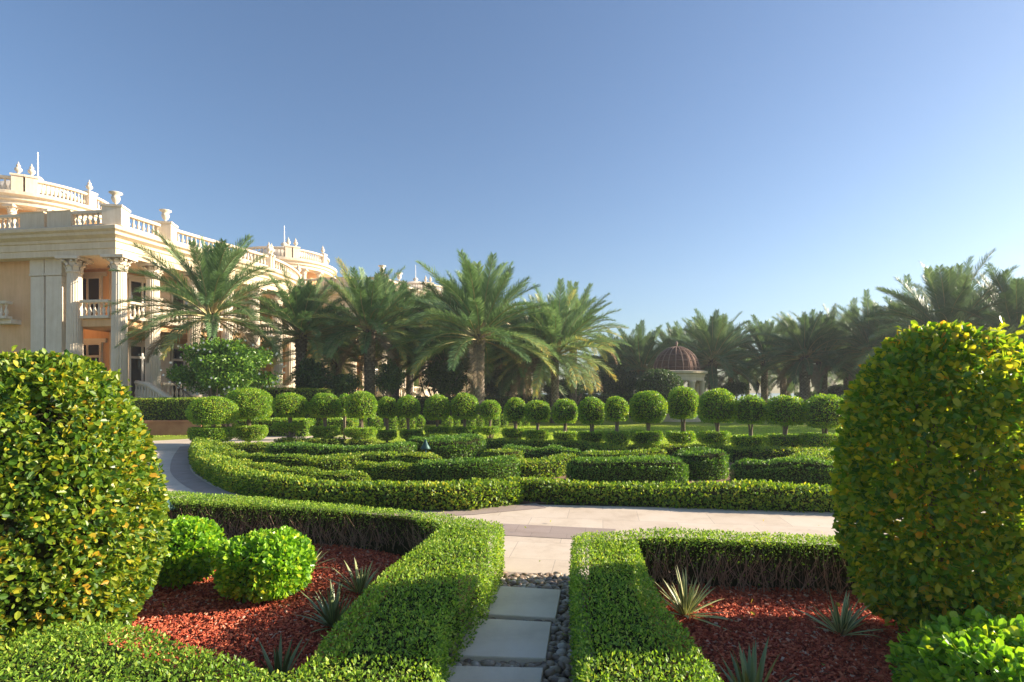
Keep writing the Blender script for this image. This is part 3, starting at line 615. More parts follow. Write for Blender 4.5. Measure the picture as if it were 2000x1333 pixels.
TP = [
 ('leftmost two-tier topiary, broad dome over a thick disc beside the path', 876, (372, 462, 775, 834), (372, 456, 834, 866), None),
 ('largest topiary ball on the left, wide bright dome behind the leftmost one', 868, (440, 532, 758, 828), (457, 521, 830, 862), None),
 ('slim-stemmed topiary with a vase-shaped tier of bare branches, right of the largest left ball', 873, (533, 600, 768, 822), (534, 592, 825, 843), (533, 588, 877, 858)),
 ('round topiary over a square disc, left of the ball that another one peeps from behind', 872, (605, 664, 769, 822), (606, 662, 832, 857), (592, 660, 876, 858)),
 ('small pale topiary ball peeping from behind, between two larger balls', 858, (658, 688, 770, 818), None, None),
 ('big yellow-green topiary ball right of the small pale peeping ball', 872, (675, 736, 766, 824), (672, 736, 834, 857), (677, 728, 875, 860)),
 ('narrow topiary with a dark shaded side, right of the big yellow-green ball', 866, (737, 775, 775, 822), (735, 775, 839, 860), None),
 ('small round topiary with yellow leaves above the far row of bullet bushes', 866, (774, 820, 773, 822), (780, 826, 838, 858), None),
 ('round green topiary left of the thick palm trunk', 866, (828, 880, 772, 826), (830, 882, 832, 854), None),
 ('yellowish topiary ball directly in front of the sunlit palm trunk', 866, (879, 936, 769, 826), (884, 934, 832, 855), None),
 ('low topiary ball over a vase-shaped tier, right of the sunlit palm trunk', 866, (935, 979, 782, 823), (935, 975, 832, 848), None),
 ('topiary ball whose disc touches its right neighbour, at the left end of the back hedge', 876, (984, 1029, 777, 830), (981, 1026, 836, 860), None),
 ('topiary ball with its lower disc tapering to a point, above the back hedge', 878, (1024, 1076, 782, 830), (1022, 1072, 839, 861), None),
 ('thin-stemmed topiary just left of where the lawn opens, dark left side', 880, (1077, 1130, 780, 832), (1080, 1130, 842, 864), None),
 ('topiary with a clear bare stem near the right end of the back hedge', 884, (1128, 1184, 775, 834), (1127, 1182, 842, 868), None),
 ('smallest topiary ball of the right half, on a thin straight stem', 892, (1181, 1228, 775, 830), (1179, 1229, 842, 873), (1181, 1226, 899, 875)),
 ('round topiary left of the domed gazebo, over a bowl-shaped disc', 888, (1230, 1302, 764, 832), (1231, 1294, 841, 872), (1228, 1292, 894, 873)),
 ('tall topiary ball directly below the domed gazebo', 884, (1303, 1365, 757, 826), (1302, 1357, 842, 868), (1300, 1357, 890, 871)),
 ('largest topiary ball of the right half, right of the gazebo column', 892, (1364, 1438, 760, 834), (1362, 1426, 842, 870), (1362, 1428, 900, 874)),
 ('topiary with a small oval ball, third from the tall right bush', 896, (1436, 1496, 773, 836), (1429, 1493, 850, 880), (1429, 1490, 905, 878)),
 ('topiary with a wide round ball, second from the tall right bush', 900, (1498, 1570, 773, 838), (1497, 1566, 848, 880), (1493, 1560, 912, 877)),
 ('topiary with the widest glossy ball, touching the outline of the tall right bush', 904, (1570, 1652, 771, 846), (1562, 1645, 846, 882), (1562, 1642, 916, 880)),
 ('dark topiary ball mostly hidden by the tall right bush', 868, (1636, 1690, 768, 825), None, None),
]
BLK = {2: 'square hedge block under the vase-shaped slim topiary', 3: 'wide hedge block under the topiary left of the peeping ball', 5: 'narrow hedge block under the big yellow-green topiary',
       15: 'small hedge block under the smallest ball of the right half', 16: 'hedge block under the topiary left of the gazebo', 17: 'hedge block under the topiary below the gazebo',
       18: 'hedge block under the largest ball of the right half', 19: 'hedge block under the small oval topiary ball', 20: 'hedge block beneath the wide round ball, second from the tall right bush', 21: 'hedge block nearest the tall right bush, lit on its right end'}
for k, (lb, base, ball, disc, blk) in enumerate(TP): topiary(lb, base, ball, disc, 200+k, blk, BLK.get(k))

# far row of bullet-shaped bushes on the lawn
BB = [(683, 12), (707, 11), (735, 13), (767, 11), (788, 10), (804, 9), (820, 10), (874, 11), (890, 9), (920, 9), (937, 9), (952, 9), (968, 9), (984, 9), (1012, 7), (1028, 7)]
for k, (x, hw) in enumerate(BB):
    base = 845-k*.75; Y = F*HC/(base-HZ); kk = Y/F; X = (x-CX)*kk
    o = bush('bullet_bush', 'small bullet-shaped clipped bush in the far row on the lawn, seen between topiary stems', (X, Y, .30), (hw*kk, hw*kk, .34), 2.3, 1500, .045, L_BALL, 300+k, bot=.29, big=False, group='bullet-shaped bushes in the far row')

# ------------------------------------------------------------------ back left: planter wall, hedges
pw = [G(225, 853)[:2], G(300, 852)[:2], G(392, 851)[:2]]
m = M(); V, Fs = p_sweep([(0, 0), (0, .50), (.04, .50), (.04, .58), (-.22, .58), (-.22, 0)], pw); m.add(V, Fs)
tag(m.build('planter_wall', M_PWALL, None, (pw[1][0], pw[1][1], 0)), 'low terracotta planter wall under the dark hedge beside the lawn strip', 'wall')
def rect_hedge(label, x0, x1, Y, z1, dep, seed, mat=L_HEDGE, tilt=0, dens=1000, leaf=.06):
    X0, X1 = (x0-CX)/F*Y, (x1-CX)/F*(Y+tilt)
    return poly_hedge('hedge', label, [(X0, Y), (X1, Y+tilt), (X1, Y+tilt+dep), (X0, Y+dep)], z1, dens, leaf, mat, seed, rr=.1, amp=.012, cin=.08)
rect_hedge('tall dark hedge standing on the terracotta planter wall', 215, 400, 21.15, 1.38, 1.2, 400, tilt=.1)
rect_hedge('sunlit low hedge behind the vase-shaped slim topiary', 458, 600, 21.0, .62, .9, 401, L_BALL, tilt=-.4)
rect_hedge('short boxy hedge end behind the topiary left of the peeping ball', 628, 690, 21.4, .60, 1.6, 402, L_BALL)
rect_hedge('dark flat-topped hedge behind the largest left topiary ball', 500, 640, 25, 1.78, 1.0, 403, L_HEDGE)
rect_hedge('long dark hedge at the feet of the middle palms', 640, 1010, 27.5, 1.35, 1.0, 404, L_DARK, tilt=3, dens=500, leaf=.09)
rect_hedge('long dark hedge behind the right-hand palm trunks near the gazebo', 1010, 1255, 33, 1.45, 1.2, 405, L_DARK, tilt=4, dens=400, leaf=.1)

# ------------------------------------------------------------------ palms
def palm_crown(m, L, seed, n=46, up=1.0, yellow=.1, droop=1.0, nl=44):
    rng = np.random.default_rng(seed)
    for i in range(n):
        f = i/n; az = i*2.39996+rng.normal()*.15
        e0 = math.radians(87-100*f**1.0+rng.normal()*6); bend = math.radians((20+42*f)*droop+rng.normal()*9)
        Lf = L*(.82+.28*rng.random())*(1.0 if f > .10 else .85)
        S = 12; pts = [np.array([.10*math.cos(az), .10*math.sin(az), -.25*f])]; azz = az; cv = rng.normal()*.25
        for j in range(S):
            t = (j+.5)/S; e = e0-bend*t**1.4; az2 = az+cv*t
            pts.append(pts[-1]+np.array([math.cos(az2)*math.cos(e), math.sin(az2)*math.cos(e), math.sin(e)])*Lf/S)
        pts = np.array(pts)
        V, Fs = p_tube(pts, np.linspace(.040, .005, S+1), 3); dead = f > .955; m.add(V, Fs[0], 2 if dead else 1)
        t = np.linspace(.2, 1.0, nl); ii = t*S; i0 = np.minimum(ii.astype(int), S-1); fr = (ii-i0)[:, None]
        B = pts[i0]*(1-fr)+pts[i0+1]*fr; D = unit(pts[i0+1]-pts[i0])
        sd = unit(np.cross(D, [0, 0, 1.0])); nn = np.cross(sd, D)
        ll = L*.145*np.clip(np.sin(np.pi*(t*.82+.06)), .22, 1)*(1.0+.12*rng.normal(size=nl))
        yl = rng.random() < yellow*(1.8 if f > .55 else .25)
        base_r = .95 if yl else .12+.62*rng.random()
        for sgn in (-1, 1):
            for lay in (0, 1):
                d1 = unit(D*(.80+.25*rng.random((nl, 1)))+sd*sgn*(.80)+nn*(.50-.45*lay+.16*rng.normal(size=(nl, 1))))
                d2 = unit(d1+np.array([0, 0, -.18])+D*.3)
                B2 = B+D*(Lf/nl*.5*lay); w_ = unit(np.cross(d1, nn+rng.normal(size=(nl, 3))*.3))*(.0055+.0013*L)*(1.5 if L > 4.5 else 1)
                l1 = ll[:, None]*(.9+.2*rng.random((nl, 1)))
                p0 = B2; p1 = B2+d1*l1*.55; p2 = p1+d2*l1*.45
                V = np.stack([p0-w_*.5, p0+w_*.5, p1+w_, p1-w_, p2+w_*.15, p2-w_*.15], 1).reshape(-1, 3)
                q = np.arange(nl)[:, None]*6; r = np.clip(base_r+.22*rng.normal(size=nl)*.6, 0, 1) if not yl else np.clip(.52+.38*rng.random(nl)+.35*(t-.5), 0, 1)
                r = r if yl else np.minimum(r, .82)
                m.add(V, np.concatenate([q+[[0, 1, 2, 3]], q+[[3, 2, 4, 5]]]), 2 if dead else 0, np.concatenate([r, r]))
    # fresh boots at the heart
    for i in range(26):
        a = i*2.39996; z = -.15-.018*i; r = .20
        V, Fs = p_tube([(r*.6*math.cos(a), r*.6*math.sin(a), z), (r*1.7*math.cos(a), r*1.7*math.sin(a), z+.32)], [.05, .02], 4); m.add(V, Fs, 1)
def palm_trunk(m, Hh, r, seed, lean=(0, 0)):
    rng = np.random.default_rng(seed); n = 8; pts = [np.array([lean[0]*(1-t)**1.3, lean[1]*(1-t)**1.3, Hh*t]) for t in np.linspace(0, 1, n)]
    # thicker foot
    V, Fs = p_tube(pts, [r*1.25, r*1.05, r, r*.97, r*.95, r*.95, r*1.0, r*1.12], 12); m.add(V, Fs, 0, .25, True)
    rows = int(Hh/.10)
    for j in range(rows):
        t = (j+.5)/rows; z = Hh*t; cx, cy = lean[0]*(1-t)**1.3, lean[1]*(1-t)**1.3; R = r*(1.25-.28*min(1, t*3.5) if t < .3 else .97+.14*max(0, t-.8)*5)
        for q in range(8):
            a = q*math.pi/4+(j % 2)*math.pi/8+rng.normal()*.05; ca, sa = math.cos(a), math.sin(a); tx, ty = -sa, ca; wq = R*.36; pr = .035*(.7+.6*rng.random()+(1.2 if t > .85 else 0))
            V = [(cx+ca*R*.96-tx*wq, cy+sa*R*.96-ty*wq, z-.05), (cx+ca*R*.96+tx*wq, cy+sa*R*.96+ty*wq, z-.05), (cx+ca*(R+pr)+tx*wq*.5, cy+sa*(R+pr)+ty*wq*.5, z+.06), (cx+ca*(R+pr)-tx*wq*.5, cy+sa*(R+pr)-ty*wq*.5, z+.06),
                 (cx+ca*R*.93, cy+sa*R*.93, z+.085)]
            m.add(V, [np.array([[0, 1, 2, 3]]), np.array([[3, 2, 4]])], 0, min(1, max(0, (.35 if t > .8 else .6)+rng.normal()*.18)))
def palm(label, px, py, Y, top_px, seed, n=46, r=.22, deep=False, yellow=.1, lean=(0, 0), droop=1.0, group='date palms behind the garden', nl=44):
    if deep: py += .14*(py-top_px)
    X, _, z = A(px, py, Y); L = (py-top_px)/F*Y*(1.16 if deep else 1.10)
    n = int(n*1.4); nl = int(nl*1.9); root = thing('palm_tree', label, 'palm tree', (X+lean[0], Y+lean[1], 0), group)
    m = M(); palm_crown(m, L, seed, n, yellow=yellow, droop=droop, nl=nl); m.V = [v+np.array([X, Y, z]) for v in m.V]
    m.build('crown', [L_PALMD if deep else L_PALM, M_PETI, M_DEAD], root)
    m = M(); palm_trunk(m, z, r, seed+1, lean); m.V = [v+np.array([X, Y, 0]) for v in m.V]; m.build('trunk', M_PTRUNK, root)
palm('big leftmost date palm, its crown spreading in front of the building columns', 412, 612, 24.5, 462, 51, 44, .2, lean=(.5, 0), yellow=.06, droop=1.05, nl=50)
palm('date palm with a dark trunk between the left shrub and the second thick trunk', 588, 652, 28, 536, 52, 46, .26, yellow=.05)
palm('date palm with a thick brown trunk, third from the left', 722, 645, 28.5, 524, 53, 48, .27, yellow=.12)
palm('tallest middle date palm with a sunlit pale trunk and widest crown', 935, 655, 27, 503, 54, 52, .27, yellow=.12, nl=50)
palm('date palm with orange-yellow low fronds, right end of the middle group', 1084, 690, 30, 568, 55, 50, .2, yellow=.42, droop=1.1)
palm('date palm with a high crown right behind the orange-fronded palm', 1120, 655, 34, 562, 56, 44, .2, yellow=.18)
palm('date palm with a grey trunk just left of the orange-fronded palm', 1048, 690, 30.5, 590, 57, 42, .2, yellow=.12)
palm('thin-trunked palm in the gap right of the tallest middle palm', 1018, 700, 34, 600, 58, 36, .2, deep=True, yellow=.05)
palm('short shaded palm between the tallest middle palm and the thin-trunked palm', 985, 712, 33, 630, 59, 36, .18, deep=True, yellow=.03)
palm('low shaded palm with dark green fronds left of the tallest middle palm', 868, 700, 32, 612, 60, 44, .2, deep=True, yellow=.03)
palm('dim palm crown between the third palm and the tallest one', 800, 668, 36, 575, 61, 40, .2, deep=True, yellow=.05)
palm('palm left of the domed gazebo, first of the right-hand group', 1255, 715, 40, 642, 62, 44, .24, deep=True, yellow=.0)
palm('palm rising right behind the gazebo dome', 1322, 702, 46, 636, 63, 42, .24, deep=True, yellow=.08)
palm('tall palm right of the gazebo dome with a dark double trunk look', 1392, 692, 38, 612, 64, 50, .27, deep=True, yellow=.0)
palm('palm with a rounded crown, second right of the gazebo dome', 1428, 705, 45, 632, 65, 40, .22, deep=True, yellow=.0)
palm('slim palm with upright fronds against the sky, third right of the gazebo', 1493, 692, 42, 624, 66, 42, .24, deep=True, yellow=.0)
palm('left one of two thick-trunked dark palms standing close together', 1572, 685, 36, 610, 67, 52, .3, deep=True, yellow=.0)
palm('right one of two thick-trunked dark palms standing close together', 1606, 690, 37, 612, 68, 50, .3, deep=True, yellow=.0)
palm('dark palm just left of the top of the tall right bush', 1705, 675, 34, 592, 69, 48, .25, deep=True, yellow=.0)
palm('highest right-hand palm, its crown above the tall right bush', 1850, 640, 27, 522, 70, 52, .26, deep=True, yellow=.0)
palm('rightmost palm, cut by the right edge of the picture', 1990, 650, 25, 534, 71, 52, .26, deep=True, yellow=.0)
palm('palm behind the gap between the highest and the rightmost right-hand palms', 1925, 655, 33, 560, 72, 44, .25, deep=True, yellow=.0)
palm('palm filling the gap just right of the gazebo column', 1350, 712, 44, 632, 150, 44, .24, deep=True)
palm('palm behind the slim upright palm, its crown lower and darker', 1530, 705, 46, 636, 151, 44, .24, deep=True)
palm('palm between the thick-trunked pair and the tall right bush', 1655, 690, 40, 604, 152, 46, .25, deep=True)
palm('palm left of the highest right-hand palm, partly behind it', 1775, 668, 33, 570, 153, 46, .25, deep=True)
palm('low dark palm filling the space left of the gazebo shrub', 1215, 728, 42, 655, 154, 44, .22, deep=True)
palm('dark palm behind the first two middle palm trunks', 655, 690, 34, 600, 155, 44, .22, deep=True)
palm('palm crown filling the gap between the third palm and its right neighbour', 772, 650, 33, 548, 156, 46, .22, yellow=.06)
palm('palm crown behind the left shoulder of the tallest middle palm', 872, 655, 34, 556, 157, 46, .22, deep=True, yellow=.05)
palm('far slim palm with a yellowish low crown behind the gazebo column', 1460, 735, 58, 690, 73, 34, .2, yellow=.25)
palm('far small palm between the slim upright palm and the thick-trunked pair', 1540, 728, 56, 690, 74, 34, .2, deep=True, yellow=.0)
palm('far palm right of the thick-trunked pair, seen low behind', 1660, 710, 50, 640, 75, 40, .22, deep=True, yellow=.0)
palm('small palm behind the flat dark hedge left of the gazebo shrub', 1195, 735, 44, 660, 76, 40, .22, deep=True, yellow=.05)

# ------------------------------------------------------------------ shrubs behind
def shrub(label, px, py, wpx, hpx, Y, mat, seed, leaf=.12, dens=300, flowers=False, nb=9, name='shrub', cat='shrub', group=None, clump=.42, big=False):
    rng = np.random.default_rng(seed); X, _, z = A(px, py, Y); k = Y/F; a, c = wpx*k/2, hpx*k/2
    root = thing(name, label, cat, (X, Y, 0), group); m = M()
    for i in range(nb*3):
        d = unit(rng.normal(size=3))*rng.random()**.4*(1-clump); rr = clump*(.6+.6*rng.random())
        blob(m, (X+d[0]*a, Y+d[1]*a*.7, z+d[2]*c), (a*rr, a*rr*.8, c*rr), 2, dens, leaf, rng, .7, .15, 5, .5, big, 0)
    if flowers:
        Q = unit(rng.normal(size=(90, 3)))*[a*.97, a*.75, c*.97]; Q = Q+np.array([X, Y, z])
        for q in Q:
            for p in range(5):
                an = p*1.257; d = np.array([math.cos(an), -.3, math.sin(an)])*.045; sd = np.array([-math.sin(an), 0, math.cos(an)])*.022
                m.add([q, q+d*.6+sd, q+d*1.2, q+d*.6-sd], np.array([[0, 1, 2, 3]]), 1)
    m.build('crown', [mat, M_PETAL], root)
    t = M()
    for i in range(nb):
        e = np.array([X, Y, z])+rng.normal(size=3)*[a*.35, a*.25, c*.35]; b0 = np.array([X, Y, 0])+rng.normal(size=3)*[.15, .15, 0]
        mid = (b0+e)/2+rng.normal(size=3)*.2; V, Fs = p_tube(smooth_line([b0, mid, e], 1), np.linspace(.06, .02, 4), 5); t.add(V, Fs[0])
    t.build('stems', M_BARK, root)
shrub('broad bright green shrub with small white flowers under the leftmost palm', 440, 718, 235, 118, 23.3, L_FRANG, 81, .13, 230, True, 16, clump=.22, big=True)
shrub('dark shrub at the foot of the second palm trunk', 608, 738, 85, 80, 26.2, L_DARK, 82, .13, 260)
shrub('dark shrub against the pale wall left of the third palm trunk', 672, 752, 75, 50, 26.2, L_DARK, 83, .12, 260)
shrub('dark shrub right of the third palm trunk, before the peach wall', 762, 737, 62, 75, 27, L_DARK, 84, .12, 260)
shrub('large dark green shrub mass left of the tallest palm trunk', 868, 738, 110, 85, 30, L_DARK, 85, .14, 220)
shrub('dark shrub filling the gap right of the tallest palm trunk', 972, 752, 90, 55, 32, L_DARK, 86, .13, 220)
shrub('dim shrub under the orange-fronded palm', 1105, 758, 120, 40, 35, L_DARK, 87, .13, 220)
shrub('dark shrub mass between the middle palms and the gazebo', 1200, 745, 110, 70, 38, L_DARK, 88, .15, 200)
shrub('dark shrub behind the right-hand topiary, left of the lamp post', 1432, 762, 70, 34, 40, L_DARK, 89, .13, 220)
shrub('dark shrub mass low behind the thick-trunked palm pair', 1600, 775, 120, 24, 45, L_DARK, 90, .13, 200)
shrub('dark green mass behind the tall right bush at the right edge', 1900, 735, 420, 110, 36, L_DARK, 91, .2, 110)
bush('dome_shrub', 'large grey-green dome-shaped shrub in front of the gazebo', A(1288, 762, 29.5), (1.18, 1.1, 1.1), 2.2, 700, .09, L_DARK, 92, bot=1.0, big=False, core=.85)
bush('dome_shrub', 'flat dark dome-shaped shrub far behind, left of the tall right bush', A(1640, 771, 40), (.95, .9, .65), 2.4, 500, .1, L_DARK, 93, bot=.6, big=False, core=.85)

# ------------------------------------------------------------------ palace building
BO = (-18.3, 26.0, 0.0)
S_OUT = [(-33, 28.1), (-25.5, 27.05), (-18.3, 26.0), (-17.75, 28), (-17.25, 29.5), (-16.55, 31.2), (-15.75, 32.8), (-15.0, 34.8), (-14.7, 37), (-14.9, 39.3), (-15.6, 41.6)]
W_IN = [(-33, 28.9), (-22.0, 27.25), (-23.4, 29.6), (-20.7, 29.15), (-19.55, 31.4), (-18.75, 34), (-18.3, 36.6), (-18.5, 39.5), (-19.0, 41.9)]
def balus(m, P, z0, z1, step=.28, r=.085, k=8, rail=.16, pier=False):
    "balustrade along polyline P: bottom rail, balusters, top rail"
    V, Fs = p_sweep([(rail, z0), (rail, z0+.12), (-rail, z0+.12), (-rail, z0)], P); m.add(V, Fs)
    V, Fs = p_sweep([(rail, z1-.13), (rail*1.15, z1-.02), (rail, z1), (-rail, z1), (-rail*1.15, z1-.02), (-rail, z1-.13)], P); m.add(V, Fs)
    h = z1-.13-z0-.12; pr = [(r*.75, 0), (r*.75, .06*h), (r*.5, .12*h), (r*.95, .32*h), (r*.9, .42*h), (r*.42, .68*h), (r*.38, .80*h), (r*.62, .86*h), (r*.45, .9*h), (r*.75, .94*h), (r*.75, h)]
    for a, b in zip(P[:-1], P[1:]):
        a = np.array(a); b = np.array(b); ln = np.hypot(*(b-a)); n = max(1, int(round(ln/step)))
        for i in range(n):
            q = a+(b-a)*(i+.5)/n; V, Fs = p_lathe(pr, (q[0], q[1], z0+.12), k); m.add(V, Fs[0], 0, smooth=True)
def urn_prof(h): return [(.16*h, 0), (.16*h, .06*h), (.07*h, .12*h), (.07*h, .24*h), (.2*h, .36*h), (.27*h, .55*h), (.27*h, .68*h), (.22*h, .72*h), (.24*h, .84*h), (.42*h, .95*h), (.42*h, 1.0*h), (.3*h, 1.0*h), (.2*h, .85*h)]
def fin_prof(h): return [(.16*h, 0), (.16*h, .08*h), (.08*h, .14*h), (.08*h, .2*h), (.2*h, .3*h), (.24*h, .42*h), (.2*h, .52*h), (.1*h, .6*h), (.14*h, .66*h), (.13*h, .74*h), (.05*h, .82*h), (.04*h, .9*h), (.01*h, h)]
def column(root, x, y, z0, z1, r=.34, det=True, rz=0):
    m = M(); hc = r*1.95; sh = z1-hc
    V, Fs = p_box((x, y, z0+.1), (r*2.9, r*2.9, .2), rz); m.add(V, Fs)
    V, Fs = p_lathe([(r*1.38, .2), (r*1.42, .27), (r*1.2, .34), (r*1.15, .4), (r*1.25, .46), (r*1.1, .52)], (x, y, z0), 24); m.add(V, Fs, 0, smooth=True)
    V, Fs = p_lathe([(r, z0+.5), (r*1.0, z0+(sh-z0)*.33), (r*.86, sh)], (x, y, 0), 96 if det else 24, .07, 20); m.add(V, Fs[0], 0)
    c = m.build('column', M_WHITE, root)
    m = M(); V, Fs = p_lathe([(r*.98, sh-.06), (r*1.02, sh), (r*.88, sh+.03), (r*.9, sh+hc*.5), (r*1.05, sh+hc*.85), (r*1.05, z1-.12)], (x, y, 0), 24); m.add(V, Fs, 0, smooth=True)
    V, Fs = p_box((x, y, z1-.07), (r*3.1, r*3.1, .13), rz); m.add(V, Fs)
    for row, (zz, nl, oo) in enumerate(((0, 8, 0), (.42, 8, .39))):
        for q in range(nl):
            a = q*2*math.pi/nl+oo; ca, sa = math.cos(a), math.sin(a); tx, ty = -sa, ca
            def pt(rad, t, h): return (x+ca*rad+tx*t, y+sa*rad+ty*t, sh+hc*h)
            b = zz*.7; w1 = r*.36
            V = [pt(r*.9, -w1, b), pt(r*.9, w1, b), pt(r*1.08, w1*.9, b+.3), pt(r*1.08, -w1*.9, b+.3), pt(r*1.42, w1*.5, b+.44), pt(r*1.42, -w1*.5, b+.44), pt(r*1.48, w1*.3, b+.34), pt(r*1.48, -w1*.3, b+.34)]
            m.add(V, np.array([[0, 1, 2, 3], [3, 2, 4, 5], [5, 4, 6, 7]]))
    for q in range(4):
        a = q*math.pi/2+math.pi/4+rz; ca, sa = math.cos(a), math.sin(a)
        V, Fs = p_tube([(x+ca*r*1.0, y+sa*r*1.0, z1-hc*.42), (x+ca*r*1.55, y+sa*r*1.55, z1-hc*.2), (x+ca*r*1.85, y+sa*r*1.85, z1-hc*.17), (x+ca*r*1.8, y+sa*r*1.8, z1-hc*.3)], [.05, .06, .07, .05], 6); m.add(V, Fs)
    m.build('capital', M_WHITE, c)
def window(root, a, b, t0, t1, z0, z1, transom=None, mull=1, label=None):
    "window on wall line a->b between fractions t0..t1 (outside = right-hand side)"
    a = np.array(a); b = np.array(b); d = (b-a)/np.hypot(*(b-a)); nrm = np.array([d[1], -d[0]]); p0 = a+(b-a)*t0; p1 = a+(b-a)*t1; wd = np.hypot(*(p1-p0)); rz = math.atan2(d[1], d[0]); c = (p0+p1)/2
    fr = M(); fw = .11
    def bx(cc, cz, wx, hz, th=.14, o=.05): V, Fs = p_box((*(cc+nrm*o), cz), (wx, th, hz), rz); fr.add(V, Fs)
    bx(p0+d*fw/2, (z0+z1)/2, fw, z1-z0); bx(p1-d*fw/2, (z0+z1)/2, fw, z1-z0); bx(c, z1+fw/2, wd+.02, fw); bx(c, z0+fw/2-.0, wd-2*fw, fw)
    for k in range(mull): bx(p0+(p1-p0)*(k+1)/(mull+1), (z0+z1)/2+fw/2, .09, z1-z0-fw, .11)
    if transom: bx(c, transom, wd-2*fw, .12, .12, .052)
    bx(c, z1+.22, wd+.5, .22, .10, .04)
    f = fr.build('window', M_FRAME, root)
    g = M(); V, Fs = p_box((*(c+nrm*.02), (z0+z1)/2), (wd-.02, .05, z1-z0-.02), rz); g.add(V, Fs); g.build('pane', M_GLASS, f)
def palace():
    root = thing('palace_building', 'nearest cream and peach palace wing with fluted columns, at the left edge', 'building', BO, 'wings of the palace with round roof pavilions')
    # body walls
    m = M(); V, Fs = p_prism(W_IN+[(-32, 42.2), (-34, 36)], 0, 9.0); m.add(V, Fs); m.build('wall', M_PEACH, root)
    # roof deck
    m = M(); V, Fs = p_prism([tuple(x) for x in offset_line(S_OUT, .25)]+[(-33, 43)], 9.02, 9.3); m.add(V, Fs)
    m.build('roof_deck', M_CREAM, root)
    # ceiling above the loggia is the underside of the entablature slab
    m = M(); V, Fs = p_sweep([(-3.2, 8.06), (-.55, 8.06), (-.55, 8.0), (.0, 8.0), (0, 8.28), (.05, 8.3), (.05, 8.58), (.12, 8.62), (.12, 8.74), (.34, 8.86), (.36, 8.98), (.5, 9.06), (.52, 9.2), (.3, 9.3), (-.6, 9.31), (-.6, 8.9), (-3.2, 8.9)], S_OUT); m.add(V, Fs)
    m.build('entablature', M_CREAM, root)
    # terrace and first floor slab
    for nm, z0, z1, mt in (('terrace', 0, 1.2, M_CREAM), ('balcony_slab', 4.75, 5.1, M_PEACH)):
        Pl = [(-21.3, 26.75), (-18.25, 26.3)]+[tuple(x) for x in offset_line(S_OUT, .35)[3:]]; eo = .25 if nm == 'terrace' else -.12
        m = M(); V, Fs = p_sweep([(eo, z0), (eo, z1), (-2.9, z1+.002), (-2.9, z0)], Pl); m.add(V, Fs)
        m.build(nm, mt, root)
    # pilasters on the left wall
    d = np.array([-25.5+33, 27.05-28.1]); d = d/np.hypot(*d); rz = math.atan2(-.15, 1)
    for x0, x1 in ((48, 78), (82, 118)):
        Yp = 27.35; c = ((x0+x1)/2-CX)/F*26.75; wd = (x1-x0)/F*26.75; yy = 27.25+( -22.0-c)*.15-.05
        m = M()
        for cz, hz, ex, th in ((3.6, 7.2, 0, .5), (7.62, .80, .05, .55), (7.28, .1, .08, .6), (.9, 1.8, .08, .6)):
            V, Fs = p_box((c, yy, cz), (wd+ex, th+.02*ex, hz), rz); m.add(V, Fs)
        m.build('pilaster', M_WHITE, root)
    # wall behind the pilasters (cream return) and blind niche frame
    m = M(); V, Fs = p_box((-21.35, 27.32, 4.0), (.7, .5, 8.0), rz); m.add(V, Fs); m.build('wall_return', M_CREAM, root)
    m = M(); V, Fs = p_box((-24.6, 27.6, 5.05), (1.2, .9, .22), rz); m.add(V, Fs); balus(m, [(-25.2, 27.15), (-24.1, 26.98)], 5.16, 6.0, .26); m.build('side_balcony', M_WHITE, root)
    # columns
    cols = [(-20.75, 26.72), (-18.42, 26.42), (-17.95, 28.15), (-17.15, 30.4), (-16.35, 32.3), (-15.6, 34.1), (-15.1, 36.2), (-15.1, 38.4), (-15.6, 40.6)]
    for k, (x, y) in enumerate(cols): column(root, x, y, 1.2, 8.0, .34, True)
    # balcony balustrades between columns
    for k in range(len(cols)-1):
        a = np.array(cols[k]); b = np.array(cols[k+1]); dd = (b-a)/np.hypot(*(b-a)); a2, b2 = a+dd*.42, b-dd*.42
        m = M(); balus(m, [a2, b2], 5.12, 5.98, .27); m.build('balcony_railing', M_WHITE, root)
        if k != 1:
            m = M(); balus(m, [a2, b2], 1.22, 2.12, .27); m.build('terrace_railing', M_WHITE, root)
    # windows and doors
    segs = [(2, 3, .18, .80), (3, 4, .30, .86), (4, 5, .2, .85), (5, 6, .2, .8), (6, 7, .2, .8), (7, 8, .2, .8)]
    for i, j, t0, t1 in segs:
        window(root, W_IN[i], W_IN[j], t0, t1, 5.12, 7.55); window(root, W_IN[i], W_IN[j], t0, t1, 1.22, 4.1, 3.5)
    # cream pilasters on recess corners
    for (x, y) in ((-20.62, 29.3), (-19.5, 31.5), (-18.72, 34.05), (-18.28, 36.6)):
        for z0, z1 in ((1.2, 4.75), (5.1, 8.05)):
            m = M(); V, Fs = p_box((x, y, (z0+z1)/2), (.5, .5, z1-z0-.01), .9); m.add(V, Fs); m.build('pilaster', M_WHITE, root)
    # parapet
    PP = offset_line(S_OUT, .12)
    def at(t):        # point at distance t beyond the corner (negative = left facade)
        if t < 0:
            a, b = PP[2], PP[0]; return a+(b-a)/np.hypot(*(b-a))*(-t)
        i = 2
        while i < len(PP)-2 and t > np.hypot(*(PP[i+1]-PP[i])): t -= np.hypot(*(PP[i+1]-PP[i])); i += 1
        d_ = PP[i+1]-PP[i]; return PP[i]+d_/np.hypot(*d_)*t
    def line(t0, t1): return [tuple(at(t)) for t in np.linspace(t0, t1, max(2, int(abs(t1-t0)/1.0)+1))]
    for t0, t1 in ((-11, -4.9), (-2.15, -.5), (.5, 2.35), (3.0, 9.2), (9.9, 15.4)):
        m = M(); balus(m, line(t0, t1), 9.32, 10.08, .27, .08); m.build('parapet_railing', M_WHITE, root)
